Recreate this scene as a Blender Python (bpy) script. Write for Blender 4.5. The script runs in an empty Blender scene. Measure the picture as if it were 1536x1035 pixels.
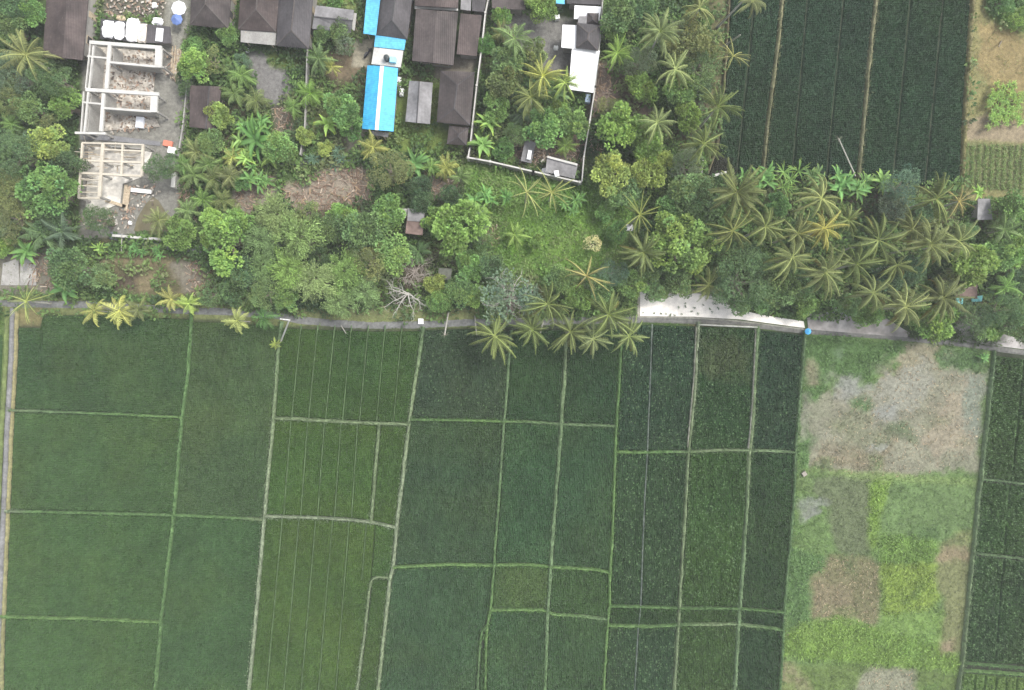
import bpy, bmesh, math, random
import numpy as np
from mathutils import Vector, Matrix

random.seed(7)
RNG = np.random.default_rng(7)
C = bpy.context.scene.collection
SC = bpy.context.scene
R = math.radians

# ------------------------------------------------------------------ camera, sky, sun, exposure
CAM_H = 100.0
S = 0.1                                   # metres on the ground per photograph pixel
cam = bpy.data.cameras.new('camera')
cam.sensor_width = 36
cam.lens = 36 * CAM_H / (1536 * S)
cam.clip_start, cam.clip_end = 1, 3000
cam_o = bpy.data.objects.new('camera', cam)
cam_o.location = (0, 0, CAM_H)
C.objects.link(cam_o)
SC.camera = cam_o

SUN_EL, SUN_AZ = 58, 62                   # azimuth clockwise from +Y (image up)
world = bpy.data.worlds.new('World')
SC.world = world
world.use_nodes = True
wn = world.node_tree
sky = wn.nodes.new('ShaderNodeTexSky')
sky.sky_type = 'NISHITA'
sky.sun_disc = False
sky.sun_elevation = R(SUN_EL)
sky.sun_rotation = R(SUN_AZ)
sky.dust_density = 3.0
sky.air_density = 0.8
bg = wn.nodes['Background']
bg.inputs['Strength'].default_value = 0.15
hs = wn.nodes.new('ShaderNodeHueSaturation')         # thin overcast: a nearly white sky
hs.inputs['Saturation'].default_value = 0.3
wn.links.new(sky.outputs[0], hs.inputs['Color'])
wn.links.new(hs.outputs[0], bg.inputs[0])
sun = bpy.data.lights.new('sun', 'SUN')
sun.energy = 1.1
sun.angle = R(14)
sun.color = (1.0, 0.965, 0.91)
sun_o = bpy.data.objects.new('sun', sun)
sun_o.rotation_euler = (R(90 - SUN_EL), 0, R(180 - SUN_AZ))
sun_o.location = (30, 20, 60)
C.objects.link(sun_o)
SC.view_settings.view_transform = 'Standard'
SC.view_settings.look = 'None'
SC.view_settings.exposure = 1.2
SC.view_settings.gamma = 1

# ------------------------------------------------------------------ helpers
def W(px, py, h=0.0):
    """Photograph pixel of a point at height h -> world x, y."""
    k = S * (1 - h / CAM_H)
    return ((px - 768) * k, (517.5 - py) * k)

def V(px, py, h=0.0):
    x, y = W(px, py, h)
    return Vector((x, y, h))

_LAT = np.random.default_rng(99).random((256, 256))
def vnoise(x, y, scale, seed=0):
    x = np.asarray(x) / scale + 17.3 * seed
    y = np.asarray(y) / scale + 41.7 * seed
    ix = np.floor(x).astype(int); iy = np.floor(y).astype(int)
    fx = x - ix; fy = y - iy
    fx = fx * fx * (3 - 2 * fx); fy = fy * fy * (3 - 2 * fy)
    a = _LAT[ix & 255, iy & 255]; b = _LAT[(ix + 1) & 255, iy & 255]
    c = _LAT[ix & 255, (iy + 1) & 255]; d = _LAT[(ix + 1) & 255, (iy + 1) & 255]
    return (a * (1 - fx) + b * fx) * (1 - fy) + (c * (1 - fx) + d * fx) * fy

def fbm(x, y, scale, seed=0, octv=4):
    t = 0; amp = 1; s = 0
    for i in range(octv):
        t = t + amp * vnoise(x, y, scale / 2 ** i, seed + i * 3); s += amp; amp *= 0.55
    return t / s

def np_mesh(name, verts, faces, col=None, smooth=False):
    """verts (n,3), faces (m,k) of one size; col (n,3) becomes the point colour attribute Col."""
    verts = np.asarray(verts, np.float32); faces = np.asarray(faces, np.int32)
    me = bpy.data.meshes.new(name)
    n, (m, k) = len(verts), faces.shape
    me.vertices.add(n); me.vertices.foreach_set('co', verts.ravel())
    me.loops.add(m * k); me.loops.foreach_set('vertex_index', faces.ravel())
    me.polygons.add(m)
    me.polygons.foreach_set('loop_start', np.arange(0, m * k, k, dtype=np.int32))
    me.polygons.foreach_set('loop_total', np.full(m, k, np.int32))
    me.polygons.foreach_set('use_smooth', np.full(m, smooth, bool))
    me.update(calc_edges=True)
    if col is not None:
        a = me.attributes.new('Col', 'FLOAT_COLOR', 'POINT')
        c4 = np.ones((n, 4), np.float32); c4[:, :3] = col
        a.data.foreach_set('color', c4.ravel())
    return me

class MB:
    """Collects shapes in world metres; build() links them as one mesh object."""
    def __init__(self): self.v = []; self.f = []; self.c = []
    def add(self, verts, faces, col=1.0):
        b = len(self.v); self.v += [tuple(p) for p in verts]
        self.f += [tuple(i + b for i in q) for q in faces]
        cc = (col, col, col) if isinstance(col, (int, float)) else col
        self.c += [cc] * len(verts)
    def prism(self, poly, z0, z1, col=1.0, top=None):
        """poly: (x,y) list; top: other (x,y) list for the upper ring."""
        n = len(poly); top = top or poly
        vs = [(x, y, z0) for x, y in poly] + [(x, y, z1) for x, y in top]
        area = sum(poly[i][0] * poly[(i + 1) % n][1] - poly[(i + 1) % n][0] * poly[i][1] for i in range(n))
        fs = [tuple(range(n - 1, -1, -1)), tuple(range(n, 2 * n))] + [(i, (i + 1) % n, n + (i + 1) % n, n + i) for i in range(n)]
        if area < 0: fs = [f[::-1] for f in fs]
        self.add(vs, fs, col)
    def box(self, c, s, rot=0.0, col=1.0):
        cx, cy, cz = c; sx, sy, sz = s[0] / 2, s[1] / 2, s[2] / 2
        ca, sa = math.cos(rot), math.sin(rot)
        self.prism([(cx + x * ca - y * sa, cy + x * sa + y * ca) for x, y in ((-sx, -sy), (sx, -sy), (sx, sy), (-sx, sy))], cz - sz, cz + sz, col)
    def bar(self, a, b, w, h, col=1.0):
        """a box along a-b (3-D, near level), width w, depth h below the line."""
        a, b = Vector(a), Vector(b); d = (b - a); L = d.length
        n = Vector((-d.y, d.x, 0)); n = n.normalized() * (w / 2) if n.length > 1e-6 else Vector((w / 2, 0, 0))
        dn = Vector((0, 0, -h))
        vs = [a - n, a + n, b + n, b - n]; vs = [p + dn for p in vs] + vs
        self.add(vs, [(0, 1, 2, 3), (7, 6, 5, 4), (0, 4, 5, 1), (1, 5, 6, 2), (2, 6, 7, 3), (3, 7, 4, 0)], col)
    def tube(self, pts, radii, sides=8, col=1.0, cap=True):
        rings = []; vs = []; fs = []
        for i, p in enumerate(pts):
            p = Vector(p)
            t = Vector(pts[min(i + 1, len(pts) - 1)]) - Vector(pts[max(i - 1, 0)])
            t = t.normalized() if t.length > 0 else Vector((0, 0, 1))
            u = t.orthogonal() if abs(t.z) < .99 else Vector((1, 0, 0))
            u = (u - t * u.dot(t)).normalized(); w = t.cross(u)
            r = radii[i] if hasattr(radii, '__len__') else radii
            rings.append(len(vs))
            vs += [p + (u * math.cos(2 * math.pi * k / sides) + w * math.sin(2 * math.pi * k / sides)) * r for k in range(sides)]
        for a, b in zip(rings, rings[1:]):
            fs += [(a + k, a + (k + 1) % sides, b + (k + 1) % sides, b + k) for k in range(sides)]
        if cap:
            fs += [tuple(range(sides - 1, -1, -1)), tuple(rings[-1] + k for k in range(sides))]
        self.add(vs, fs, col)
    def lathe(self, c, prof, sides=14, col=1.0):
        vs = []; fs = []
        for r, z in prof:
            vs += [(c[0] + r * math.cos(2 * math.pi * k / sides), c[1] + r * math.sin(2 * math.pi * k / sides), c[2] + z) for k in range(sides)]
        for i in range(len(prof) - 1):
            fs += [(i * sides + k, i * sides + (k + 1) % sides, (i + 1) * sides + (k + 1) % sides, (i + 1) * sides + k) for k in range(sides)]
        fs += [tuple(range(sides - 1, -1, -1)), tuple((len(prof) - 1) * sides + k for k in range(sides))]
        self.add(vs, fs, col)
    def mesh(self, name, origin=(0, 0, 0), smooth=False):
        me = bpy.data.meshes.new(name)
        o = Vector(origin)
        me.from_pydata([tuple(Vector(p) - o) for p in self.v], [], self.f)
        a = me.attributes.new('Col', 'FLOAT_COLOR', 'POINT')
        a.data.foreach_set('color', np.c_[np.array(self.c, np.float32), np.ones(len(self.c), np.float32)].ravel())
        if smooth: me.polygons.foreach_set('use_smooth', np.ones(len(me.polygons), bool))
        me.update()
        return me
    def build(self, name, mat, parent=None, origin=None, smooth=False, color=None):
        if origin is None: origin = parent.location if parent is not None else (0, 0, 0)
        return link(name, self.mesh(name, origin, smooth), mat, parent, None if parent is not None else origin, color)

def link(name, me, mat, parent=None, loc=None, color=None):
    if mat is not None and not me.materials: me.materials.append(mat)
    o = bpy.data.objects.new(name, me); C.objects.link(o)
    if parent is not None: o.parent = parent
    if loc is not None: o.location = loc
    if color is not None: o.color = (*color, 1)
    return o

LABELS = {}
def tag(o, label=None, cat=None, group=None, kind=None):
    if label: o['label'] = label
    if cat: o['category'] = cat
    if group: o['group'] = group
    if kind: o['kind'] = kind
    return o

def thing(name, label, cat, loc, group=None, rz=0):
    o = bpy.data.objects.new(name, None); o.empty_display_size = .5
    o.location = loc; o.rotation_euler = (0, 0, rz); C.objects.link(o)
    return tag(o, label, cat, group)

# ------------------------------------------------------------------ materials
def newmat(name):
    m = bpy.data.materials.new(name); m.use_nodes = True
    nt = m.node_tree; b = nt.nodes['Principled BSDF']
    return m, nt, b

def N(nt, t, **kw):
    n = nt.nodes.new(t)
    for k, v in kw.items(): setattr(n, k, v)
    return n

def noise_mul(nt, color_out, scales, coords='Object'):
    """multiply a colour by several noises: scales = [(scale, lo, hi)]"""
    tc = N(nt, 'ShaderNodeTexCoord')
    geo = N(nt, 'ShaderNodeNewGeometry')
    src = geo.outputs['Position'] if coords == 'World' else tc.outputs['Object']
    out = color_out
    for sc, lo, hi in scales:
        no = N(nt, 'ShaderNodeTexNoise'); no.inputs['Scale'].default_value = sc; no.inputs['Detail'].default_value = 4
        nt.links.new(src, no.inputs['Vector'])
        mr = N(nt, 'ShaderNodeMapRange'); mr.inputs['From Min'].default_value = .3; mr.inputs['From Max'].default_value = .7
        mr.inputs['To Min'].default_value = lo; mr.inputs['To Max'].default_value = hi
        nt.links.new(no.outputs['Fac'], mr.inputs['Value'])
        mx = N(nt, 'ShaderNodeMix', data_type='RGBA', blend_type='MULTIPLY'); mx.inputs[0].default_value = 1
        nt.links.new(out, mx.inputs[6]); nt.links.new(mr.outputs[0], mx.inputs[7])
        out = mx.outputs[2]
    return out, src

def mat_simple(name, color, rough=.8, scales=((3, .8, 1.2), (.4, .85, 1.15)), bump=0.0, bscale=8, metallic=0, attr=True, objcol=False, spec=.3):
    m, nt, b = newmat(name)
    rgb = N(nt, 'ShaderNodeRGB'); rgb.outputs[0].default_value = (*color, 1)
    out = rgb.outputs[0]
    if objcol:
        oi = N(nt, 'ShaderNodeObjectInfo'); out = oi.outputs['Color']
    if attr:
        at = N(nt, 'ShaderNodeAttribute', attribute_name='Col')
        mx = N(nt, 'ShaderNodeMix', data_type='RGBA', blend_type='MULTIPLY'); mx.inputs[0].default_value = 1
        nt.links.new(out, mx.inputs[6]); nt.links.new(at.outputs['Color'], mx.inputs[7]); out = mx.outputs[2]
    out, src = noise_mul(nt, out, scales, 'World')
    nt.links.new(out, b.inputs['Base Color'])
    b.inputs['Roughness'].default_value = rough; b.inputs['Metallic'].default_value = metallic
    b.inputs['Specular IOR Level'].default_value = spec
    if bump:
        no = N(nt, 'ShaderNodeTexNoise'); no.inputs['Scale'].default_value = bscale; no.inputs['Detail'].default_value = 5
        nt.links.new(src, no.inputs['Vector'])
        bp = N(nt, 'ShaderNodeBump'); bp.inputs['Strength'].default_value = bump; bp.inputs['Distance'].default_value = .1
        nt.links.new(no.outputs['Fac'], bp.inputs['Height']); nt.links.new(bp.outputs[0], b.inputs['Normal'])
    return m

def mat_ribbed(name, color, period=.25, angle=0, rough=.5, depth=.04, specks=0.0, metallic=0.0, stain=(.75, 1.2)):
    """sheet or tile rows: bump waves along a direction, with blotchy weathering"""
    m, nt, b = newmat(name)
    rgb = N(nt, 'ShaderNodeRGB'); rgb.outputs[0].default_value = (*color, 1)
    out, src = noise_mul(nt, rgb.outputs[0], ((.35, stain[0], stain[1]), (2.5, .82, 1.15)), 'World')
    if specks:
        no = N(nt, 'ShaderNodeTexNoise'); no.inputs['Scale'].default_value = 3.2; no.inputs['Detail'].default_value = 8; no.inputs['Roughness'].default_value = .75
        nt.links.new(src, no.inputs['Vector'])
        mr = N(nt, 'ShaderNodeMapRange'); mr.inputs['From Min'].default_value = .6; mr.inputs['From Max'].default_value = .72
        mr.inputs['To Max'].default_value = specks
        nt.links.new(no.outputs['Fac'], mr.inputs['Value'])
        mx = N(nt, 'ShaderNodeMix', data_type='RGBA'); mx.inputs[7].default_value = (.3, .25, .2, 1)
        nt.links.new(mr.outputs[0], mx.inputs[0]); nt.links.new(out, mx.inputs[6]); out = mx.outputs[2]
    mp = N(nt, 'ShaderNodeMapping'); mp.inputs['Rotation'].default_value = (0, 0, angle)
    nt.links.new(src, mp.inputs['Vector'])
    wv = N(nt, 'ShaderNodeTexWave'); wv.inputs['Scale'].default_value = 1 / (period * 3.18); wv.inputs['Distortion'].default_value = .4
    nt.links.new(mp.outputs[0], wv.inputs['Vector'])
    wr = N(nt, 'ShaderNodeMapRange'); wr.inputs['To Min'].default_value = .93; wr.inputs['To Max'].default_value = 1.04
    nt.links.new(wv.outputs['Fac'], wr.inputs['Value'])
    mx2 = N(nt, 'ShaderNodeMix', data_type='RGBA', blend_type='MULTIPLY'); mx2.inputs[0].default_value = 1
    nt.links.new(out, mx2.inputs[6]); nt.links.new(wr.outputs[0], mx2.inputs[7])
    bp = N(nt, 'ShaderNodeBump'); bp.inputs['Strength'].default_value = .35; bp.inputs['Distance'].default_value = depth
    nt.links.new(wv.outputs['Fac'], bp.inputs['Height']); nt.links.new(bp.outputs[0], b.inputs['Normal'])
    nt.links.new(mx2.outputs[2], b.inputs['Base Color'])
    b.inputs['Roughness'].default_value = rough; b.inputs['Metallic'].default_value = metallic
    b.inputs['Specular IOR Level'].default_value = .3
    return m

def mat_leaf(name, rough=.55, trans=.25):
    m, nt, b = newmat(name)
    oi = N(nt, 'ShaderNodeObjectInfo'); at = N(nt, 'ShaderNodeAttribute', attribute_name='Col')
    mx = N(nt, 'ShaderNodeMix', data_type='RGBA', blend_type='MULTIPLY'); mx.inputs[0].default_value = 1
    nt.links.new(oi.outputs['Color'], mx.inputs[6]); nt.links.new(at.outputs['Color'], mx.inputs[7])
    b.inputs['Roughness'].default_value = rough; b.inputs['Specular IOR Level'].default_value = .25
    nt.links.new(mx.outputs[2], b.inputs['Base Color'])
    tr = N(nt, 'ShaderNodeBsdfTranslucent'); nt.links.new(mx.outputs[2], tr.inputs['Color'])
    ms = N(nt, 'ShaderNodeMixShader'); ms.inputs[0].default_value = trans
    nt.links.new(b.outputs[0], ms.inputs[1]); nt.links.new(tr.outputs[0], ms.inputs[2])
    nt.links.new(ms.outputs[0], nt.nodes['Material Output'].inputs['Surface'])
    return m

M = {}
M['ground'] = mat_simple('soil_and_grass', (1, 1, 1), .95, ((2.2, .75, 1.25), (9, .75, 1.25)), .6, 6)
M['rice'] = mat_simple('rice_canopy', (1, 1, 1), .75, ((.12, .88, 1.12), (.5, .9, 1.1), (4.5, .8, 1.2)), 0, objcol=True, spec=.15)
M['leaf'] = mat_leaf('leaves')
M['bark'] = mat_simple('bark', (.2, .17, .13), .9, ((6, .7, 1.3),), .5, 14)
M['palebark'] = mat_simple('pale_bark', (.37, .355, .315), .9, ((6, .8, 1.2),), .4, 14)
M['bund'] = mat_simple('bund_turf', (1, 1, 1), .95, ((3, .78, 1.22), (.7, .85, 1.15)), .6, 9)
M['asphalt'] = mat_simple('worn_asphalt', (.19, .19, .195), .9, ((.5, .8, 1.2), (6, .85, 1.15)), .2, 30)
M['concrete'] = mat_simple('concrete', (.33, .32, .295), .9, ((.6, .8, 1.15), (5, .85, 1.12)), .2, 20)
M['whitecon'] = mat_simple('pale_concrete', (.5, .49, .455), .85, ((.8, .85, 1.08), (6, .9, 1.08)), .15, 20)
M['render'] = mat_simple('painted_wall', (.3, .285, .26), .9, ((1, .8, 1.1),))
M['white'] = mat_simple('white_sheet', (.85, .85, .85), .7, ((1, .95, 1.03),))
M['cloth'] = mat_simple('white_cloth', (.82, .82, .83), .9, ((2, .9, 1.05),), .5, 3)
M['brown'] = mat_ribbed('brown_tiles', (.066, .055, .052), .28, 0, .75, .04, .45, stain=(.6, 1.4))
M['brownred'] = mat_ribbed('reddish_brown_tiles', (.07, .054, .05), .28, 0, .75, .04, .6, stain=(.55, 1.4))
M['slate'] = mat_ribbed('dark_grey_tiles', (.07, .065, .067), .28, 0, .75, .04, .25, stain=(.7, 1.3))
M['greysheet'] = mat_ribbed('grey_fibre_sheet', (.21, .205, .205), .2, 0, .7, .03, .25, stain=(.65, 1.3))
M['blue'] = mat_ribbed('blue_metal_sheet', (.06, .39, .68), .3, R(90), .45, .02, 0, stain=(.84, 1.12))
M['bluepale'] = mat_ribbed('pale_blue_metal_sheet', (.12, .45, .68), .3, R(90), .45, .02, 0, stain=(.84, 1.12))
M['rust'] = mat_ribbed('rusty_sheet', (.19, .135, .115), .2, 0, .85, .03, .5, stain=(.5, 1.4))
M['dark'] = mat_simple('dark_sheet', (.06, .06, .06), .8)
M['wood'] = mat_simple('timber', (.42, .345, .245), .9, ((4, .75, 1.25),))
M['ridge'] = mat_simple('ridge_tiles', (.095, .083, .077), .9)
M['paint'] = mat_simple('coloured_plastic', (1, 1, 1), .45, ((2, .92, 1.06),), objcol=True)
M['gravel'] = mat_simple('white_gravel', (.9, .85, .78), .95, ((1.2, .85, 1.08), (10, .85, 1.1)), .5, 20)
M['water'] = mat_simple('muddy_water', (.14, .125, .075), .12, ((.5, .7, 1.3),), 0)
M['stuffcol'] = mat_simple('loose_pieces', (1, 1, 1), .95, ((3, .85, 1.15),))

# ------------------------------------------------------------------ field lines (photograph pixels)
PATH = [(20, 462), (18, 540), (12, 640), (8, 740), (3, 850), (-1, 960), (-4, 1090)]
V1 = [(288, 470), (287, 500), (283, 560), (274, 625), (262, 771), (243, 930), (234, 1035), (229, 1090)]
V2 = [(423, 482), (418, 520), (411, 627), (397, 775), (385, 920), (374, 1035), (369, 1090)]
V2B = [(569, 636), (563, 710), (557, 783)]
V3 = [(635, 490), (628, 540), (614, 632), (596, 785), (590, 850), (585, 870), (573, 980), (567, 1035), (562, 1090)]
V3B = [(586, 866), (566, 864), (558, 868), (555, 880), (547, 950), (536, 1035), (530, 1090)]
V3X = [(563, 783), (557, 868), (547, 950), (536, 1035), (530, 1090)]
V4 = [(767, 495), (756, 630), (748, 753), (743, 815), (741, 846), (736, 911), (731, 938), (729, 958), (728, 1035), (724, 1090)]
V4B = [(732, 936), (723, 945), (720, 962), (716, 1035), (712, 1090)]
V4L = [(767, 495), (756, 630), (748, 753), (743, 815), (741, 846), (736, 911), (730, 936), (722, 946), (716, 1031), (712, 1090)]
V5 = [(850, 505), (842, 634), (833, 750), (826, 850), (821.5, 917), (817, 1035), (814, 1090)]
V6 = [(932, 510), (924, 642), (920, 753), (917, 823), (914, 860), (914, 905), (911, 937), (905, 1035), (901, 1090)]
V6F = [(978, 486), (971, 674), (966.5, 753), (961, 905), (957, 940), (952, 1035), (949, 1090)]
V7 = [(1047, 483), (1041, 589), (1032, 677), (1028, 753), (1022, 852), (1018, 917), (1010.5, 1035), (1006, 1090)]
V8 = [(1136, 489), (1128, 636), (1123, 677), (1120, 753), (1113, 858), (1108, 922), (1101, 1035), (1097, 1090)]
V9 = [(1207, 496), (1192, 677), (1189, 753), (1180.5, 852), (1175, 917), (1169, 1035), (1165, 1090)]
VE = [(1490, 526), (1470, 718), (1467, 740), (1458, 832), (1442, 996), (1436, 1035), (1430, 1090)]
H1 = [(16, 615), (150, 620), (276, 626)]
H2 = [(10, 766), (146, 769), (261, 772), (330, 775), (397, 779)]
H3 = [(2, 924), (132, 927), (243, 932)]
H4 = [(411, 627), (440, 628), (565, 635), (614, 637)]
H5 = [(397, 774), (477, 776), (524, 779), (559, 783), (596, 791)]
H6 = [(614, 629), (680, 630), (755, 632), (790, 632), (842, 636), (924, 639)]
H7 = [(591, 850), (625, 848), (682, 846), (740, 847), (789, 846), (826, 850), (890, 853), (914, 858)]
H8 = [(736, 914), (780, 913), (821, 915), (827, 920), (870, 923), (911, 928)]
H9 = [(924, 678), (977, 678), (1032, 677), (1088, 675), (1123, 675), (1192, 678)]
H10 = [(914, 908), (1018, 911), (1109, 912), (1176, 917)]
H11 = [(911, 937), (977, 939), (1018, 936), (1106, 935), (1174, 944)]
TOPA = [(25, 489), (64, 489), (67, 471), (150, 470), (288, 477)]
TOPB = [(288, 480), (330, 481), (380, 484), (423, 487)]
TOPC = [(423, 489), (480, 492), (560, 495), (635, 494)]
TOPD = [(635, 493), (700, 491), (767, 494), (932, 490)]
TOPG = [(932, 486), (980, 485), (1047, 487), (1136, 492), (1207, 501)]
BOT = [(-60, 1085), (1600, 1085)]
# north-east field
NL = [(1098, -60), (1093, 0), (1085, 130), (1075, 220), (1060, 262)]
NB1 = [(1178, -60), (1172.5, 0), (1165.6, 74), (1151, 185), (1143, 262)]
NB2 = [(1320, -60), (1313, 0), (1302, 101), (1293, 200), (1286, 268)]
NR = [(1463, -60), (1458, 0), (1451, 100), (1445, 195), (1442, 282)]
NTOP = [(1000, -60), (1600, -60)]
NBOT = [(1040, 262), (1440, 282)]
NF = [[(1137, -60), (1130, 8), (1111, 195), (1104, 262)], [(1216, -60), (1210, 0), (1199, 125), (1187, 262)],
      [(1270, -60), (1264, 0), (1245, 195), (1239, 262)], [(1371, -60), (1364, 0), (1345, 195), (1338, 270)],
      [(1420, -60), (1413, 0), (1394, 195), (1386, 275)]]
CF1 = [[(452 + 25.2 * i, 488), (437.6 + 25.5 * i, 631)] for i in range(7)]
CF2 = [[(437 + 25 * i, 632), (426 + 25.4 * i, 775)] for i in range(5)]
CF3 = [[(424 + 25.1 * i, 777), (401 + 25.8 * i, 1031), (396 + 25.8 * i, 1090)] for i in range(5)] + [[(550, 783), (543, 868)]]
EF = [[(1534, 533), (1517, 703), (1511, 735), (1490, 993), (1484, 1090)]]

def poly_dist(X, Y, pl):
    d = np.full(X.shape, 1e9)
    for (x0, y0), (x1, y1) in zip(pl, pl[1:]):
        dx, dy = x1 - x0, y1 - y0; L = dx * dx + dy * dy
        t = np.clip(((X - x0) * dx + (Y - y0) * dy) / L, 0, 1)
        d = np.minimum(d, np.hypot(X - x0 - t * dx, Y - y0 - t * dy))
    return d

def in_poly(X, Y, pg):
    ins = np.zeros(X.shape, bool); n = len(pg)
    for i in range(n):
        x0, y0 = pg[i]; x1, y1 = pg[(i + 1) % n]
        if y0 == y1: continue
        c = ((y0 > Y) != (y1 > Y)) & (X < (x1 - x0) * (Y - y0) / (y1 - y0) + x0)
        ins ^= c
    return ins

# ------------------------------------------------------------------ ground: one sheet, coloured by what lies on it
def lin(r, g, b):
    f = lambda c: ((c / 255 + .055) / 1.055) ** 2.4 if c > 10 else c / 255 / 12.92
    return np.array([f(r), f(g), f(b)])
K = .62                                    # picture value -> surface value
def GC(r, g, b): return lin(r, g, b) * K * np.array([.94, 1, .98])
gx = np.r_[-400, -250, -130, np.arange(-84, 84.01, .2), 130, 250, 400]
gy = np.r_[-400, -250, -110, np.arange(-60, 60.01, .2), 110, 250, 400]
GX, GY = np.meshgrid(gx, gy)
PX = GX / S + 768; PY = 517.5 - GY / S
GCOL = np.empty(GX.shape + (3,)); GCOL[:] = GC(84, 104, 58)
DENS = np.full(GX.shape, .8)              # how much low growth stands here
n1 = fbm(GX, GY, 6, 1)[..., None]; n2 = fbm(GX, GY, 1.6, 5)[..., None]
GCOL = GCOL * (1 - np.clip((n1 - .52) * 5, 0, 1)) + GC(118, 104, 82) * np.clip((n1 - .52) * 5, 0, 1)
GCOL *= .6 + .8 * n2
wx = (fbm(GX, GY, 1.2, 11) - .5) * 1.0 + (fbm(GX, GY, 3, 17) - .5) * 1.5
wy = (fbm(GX, GY, 1.2, 13) - .5) * 1.0 + (fbm(GX, GY, 3, 19) - .5) * 1.5
def paint(pg, rgb, dens=.3, warp=1.0, soft=.5, alpha=1.0, var=.5):
    if min(p[0] for p in pg) > 1170 and min(p[1] for p in pg) > 495 and warp: soft, alpha, warp = soft * 1.1, alpha * .93, warp * 1.4
    """lay a kind of ground cover over a polygon (pixels) with a ragged edge"""
    xs = [p[0] for p in pg]; ys = [p[1] for p in pg]
    m = (PX > min(xs) - 30) & (PX < max(xs) + 30) & (PY > min(ys) - 30) & (PY < max(ys) + 30)
    X = PX[m] + wx[m] * 10 * warp; Y = PY[m] + wy[m] * 10 * warp
    a = np.zeros(X.shape)
    offs = ((0, 0), (1, .5), (-1, .4), (.3, -1), (-.5, 1)) if soft else ((0, 0),)
    for ox, oy in offs: a += in_poly(X + ox * soft * 8, Y + oy * soft * 8, pg)
    a = a / len(offs) * alpha
    c = GC(*rgb) * (1 - var / 2 + var * n2[m])
    GCOL[m] = GCOL[m] * (1 - a[:, None]) + c * a[:, None]
    DENS[m] = DENS[m] * (1 - a) + dens * a
z7 = lambda pts: [(1086 + x / 3.413, 460 + y / 3.413) for x, y in pts]
z8 = lambda pts: [(1086 + x / 3.413, 735 + y / 3.413) for x, y in pts]
# paddy mud under the rice
paint([(-60, 470), (288, 474), (635, 492), (932, 487), (1207, 498), (1165, 1100), (-60, 1100)], (62, 70, 52), 0, 0, 0, 1, .6)
paint([(1098, -70), (1463, -70), (1442, 275), (1060, 262)], (72, 66, 54), 0, 0, 0, 1, .6)
paint([(1490, 526), (1620, 540), (1620, 1100), (1430, 1100)], (60, 66, 48), 0, 0, 0, 1, .6)
# fallow plot
paint([(1209, 498), (1300, 505), (1490, 526), (1430, 1100), (1166, 1100)], (116, 140, 84), .35, 0, 0, 1, .5)
paint(z7([(420, 125), (960, 200), (860, 300), (740, 380), (600, 330), (520, 420), (530, 640), (440, 830), (370, 830), (400, 300)]), (108, 138, 84), .5)
paint(z7([(950, 200), (1140, 190), (1080, 260), (1130, 340), (1340, 330), (1310, 560), (1290, 780), (1100, 800), (900, 870), (780, 860), (440, 830), (450, 740), (530, 600), (520, 500), (620, 480), (760, 430), (800, 360), (900, 290)]), (158, 148, 126), .04, 1.6)
paint(z7([(430, 500), (560, 430), (800, 400), (1000, 300), (1340, 330), (1300, 850), (440, 835)]), (148, 144, 124), .06, 1.2)
paint(z7([(820, 340), (1050, 280), (1060, 420), (980, 560), (860, 520), (780, 470)]), (156, 152, 138), .02, 1.6)
paint(z7([(1000, 700), (1100, 480), (1260, 360), (1250, 560), (1260, 760), (1080, 780)]), (160, 148, 128), .02, 2)
paint(z7([(1240, 350), (1345, 330), (1310, 700), (1230, 620)]), (140, 146, 132), .1, 1.2, .8, .8)
paint(z7([(540, 600), (700, 500), (860, 620), (800, 720), (640, 700)]), (138, 138, 112), .2, 1.6, .8, .8)
paint(z7([(600, 340), (690, 340), (700, 390), (780, 420), (690, 440), (620, 490), (550, 430)]), (156, 154, 146), 0, 1.3)
paint(z7([(780, 500), (870, 500), (890, 590), (800, 580)]), (158, 156, 148), 0, 1.2)
paint(z7([(640, 480), (760, 450), (770, 520), (680, 540)]), (104, 130, 84), .4, 1)
paint(z7([(800, 600), (930, 590), (990, 700), (860, 690)]), (100, 116, 84), .3, 1.2, .6, .8)
paint(z7([(500, 680), (700, 720), (900, 690), (800, 830), (450, 810)]), (140, 128, 104), .1, 1.5, .8, .8)
paint(z7([(720, 700), (840, 690), (820, 730), (740, 730)]), (158, 157, 150), 0, 1.2)
paint(z7([(560, 210), (620, 210), (600, 270), (560, 270)]), (132, 150, 122), .1, .8, .6, .7)
paint(z7([(1090, 230), (1350, 230), (1330, 320), (1200, 340), (1100, 300)]), (106, 134, 86), .5)
paint(z7([(430, 270), (490, 300), (480, 400), (430, 420), (410, 340)]), (152, 142, 118), .1, .8)
paint(z7([(400, 430), (445, 500), (425, 660), (388, 690)]), (148, 144, 128), .1, .8)
paint(z7([(500, 860), (760, 870), (750, 1024), (520, 1024), (440, 960)]), (114, 122, 90), .25)
paint(z8([(520, 30), (755, 0), (750, 330), (560, 320), (540, 200)]), (112, 120, 88), .25)
paint(z8([(370, 50), (520, 60), (490, 120), (450, 190), (390, 150)]), (142, 142, 134), 0, 1.6)
paint(z8([(850, -20), (1290, -30), (1280, 180), (1120, 260), (940, 230), (810, 200), (800, 100)]), (112, 134, 84), .2, .6)
paint(z8([(950, 190), (1100, 180), (1110, 260), (1000, 250)]), (94, 118, 70), .3, .8)
paint(z7([(750, 870), (880, 870), (800, 1024), (745, 1024)]) , (142, 170, 82), .6, .5)
paint(z8([(745, -20), (850, -20), (800, 100), (782, 305), (740, 300)]), (140, 168, 80), .6, .5)
paint(z8([(800, 240), (1080, 250), (1110, 330), (1080, 370), (800, 370)]), (130, 160, 80), .6, .6)
paint(z8([(300, 300), (520, 330), (470, 440), (440, 650), (330, 720)]), (108, 138, 84), .45, 1.2)
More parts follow.
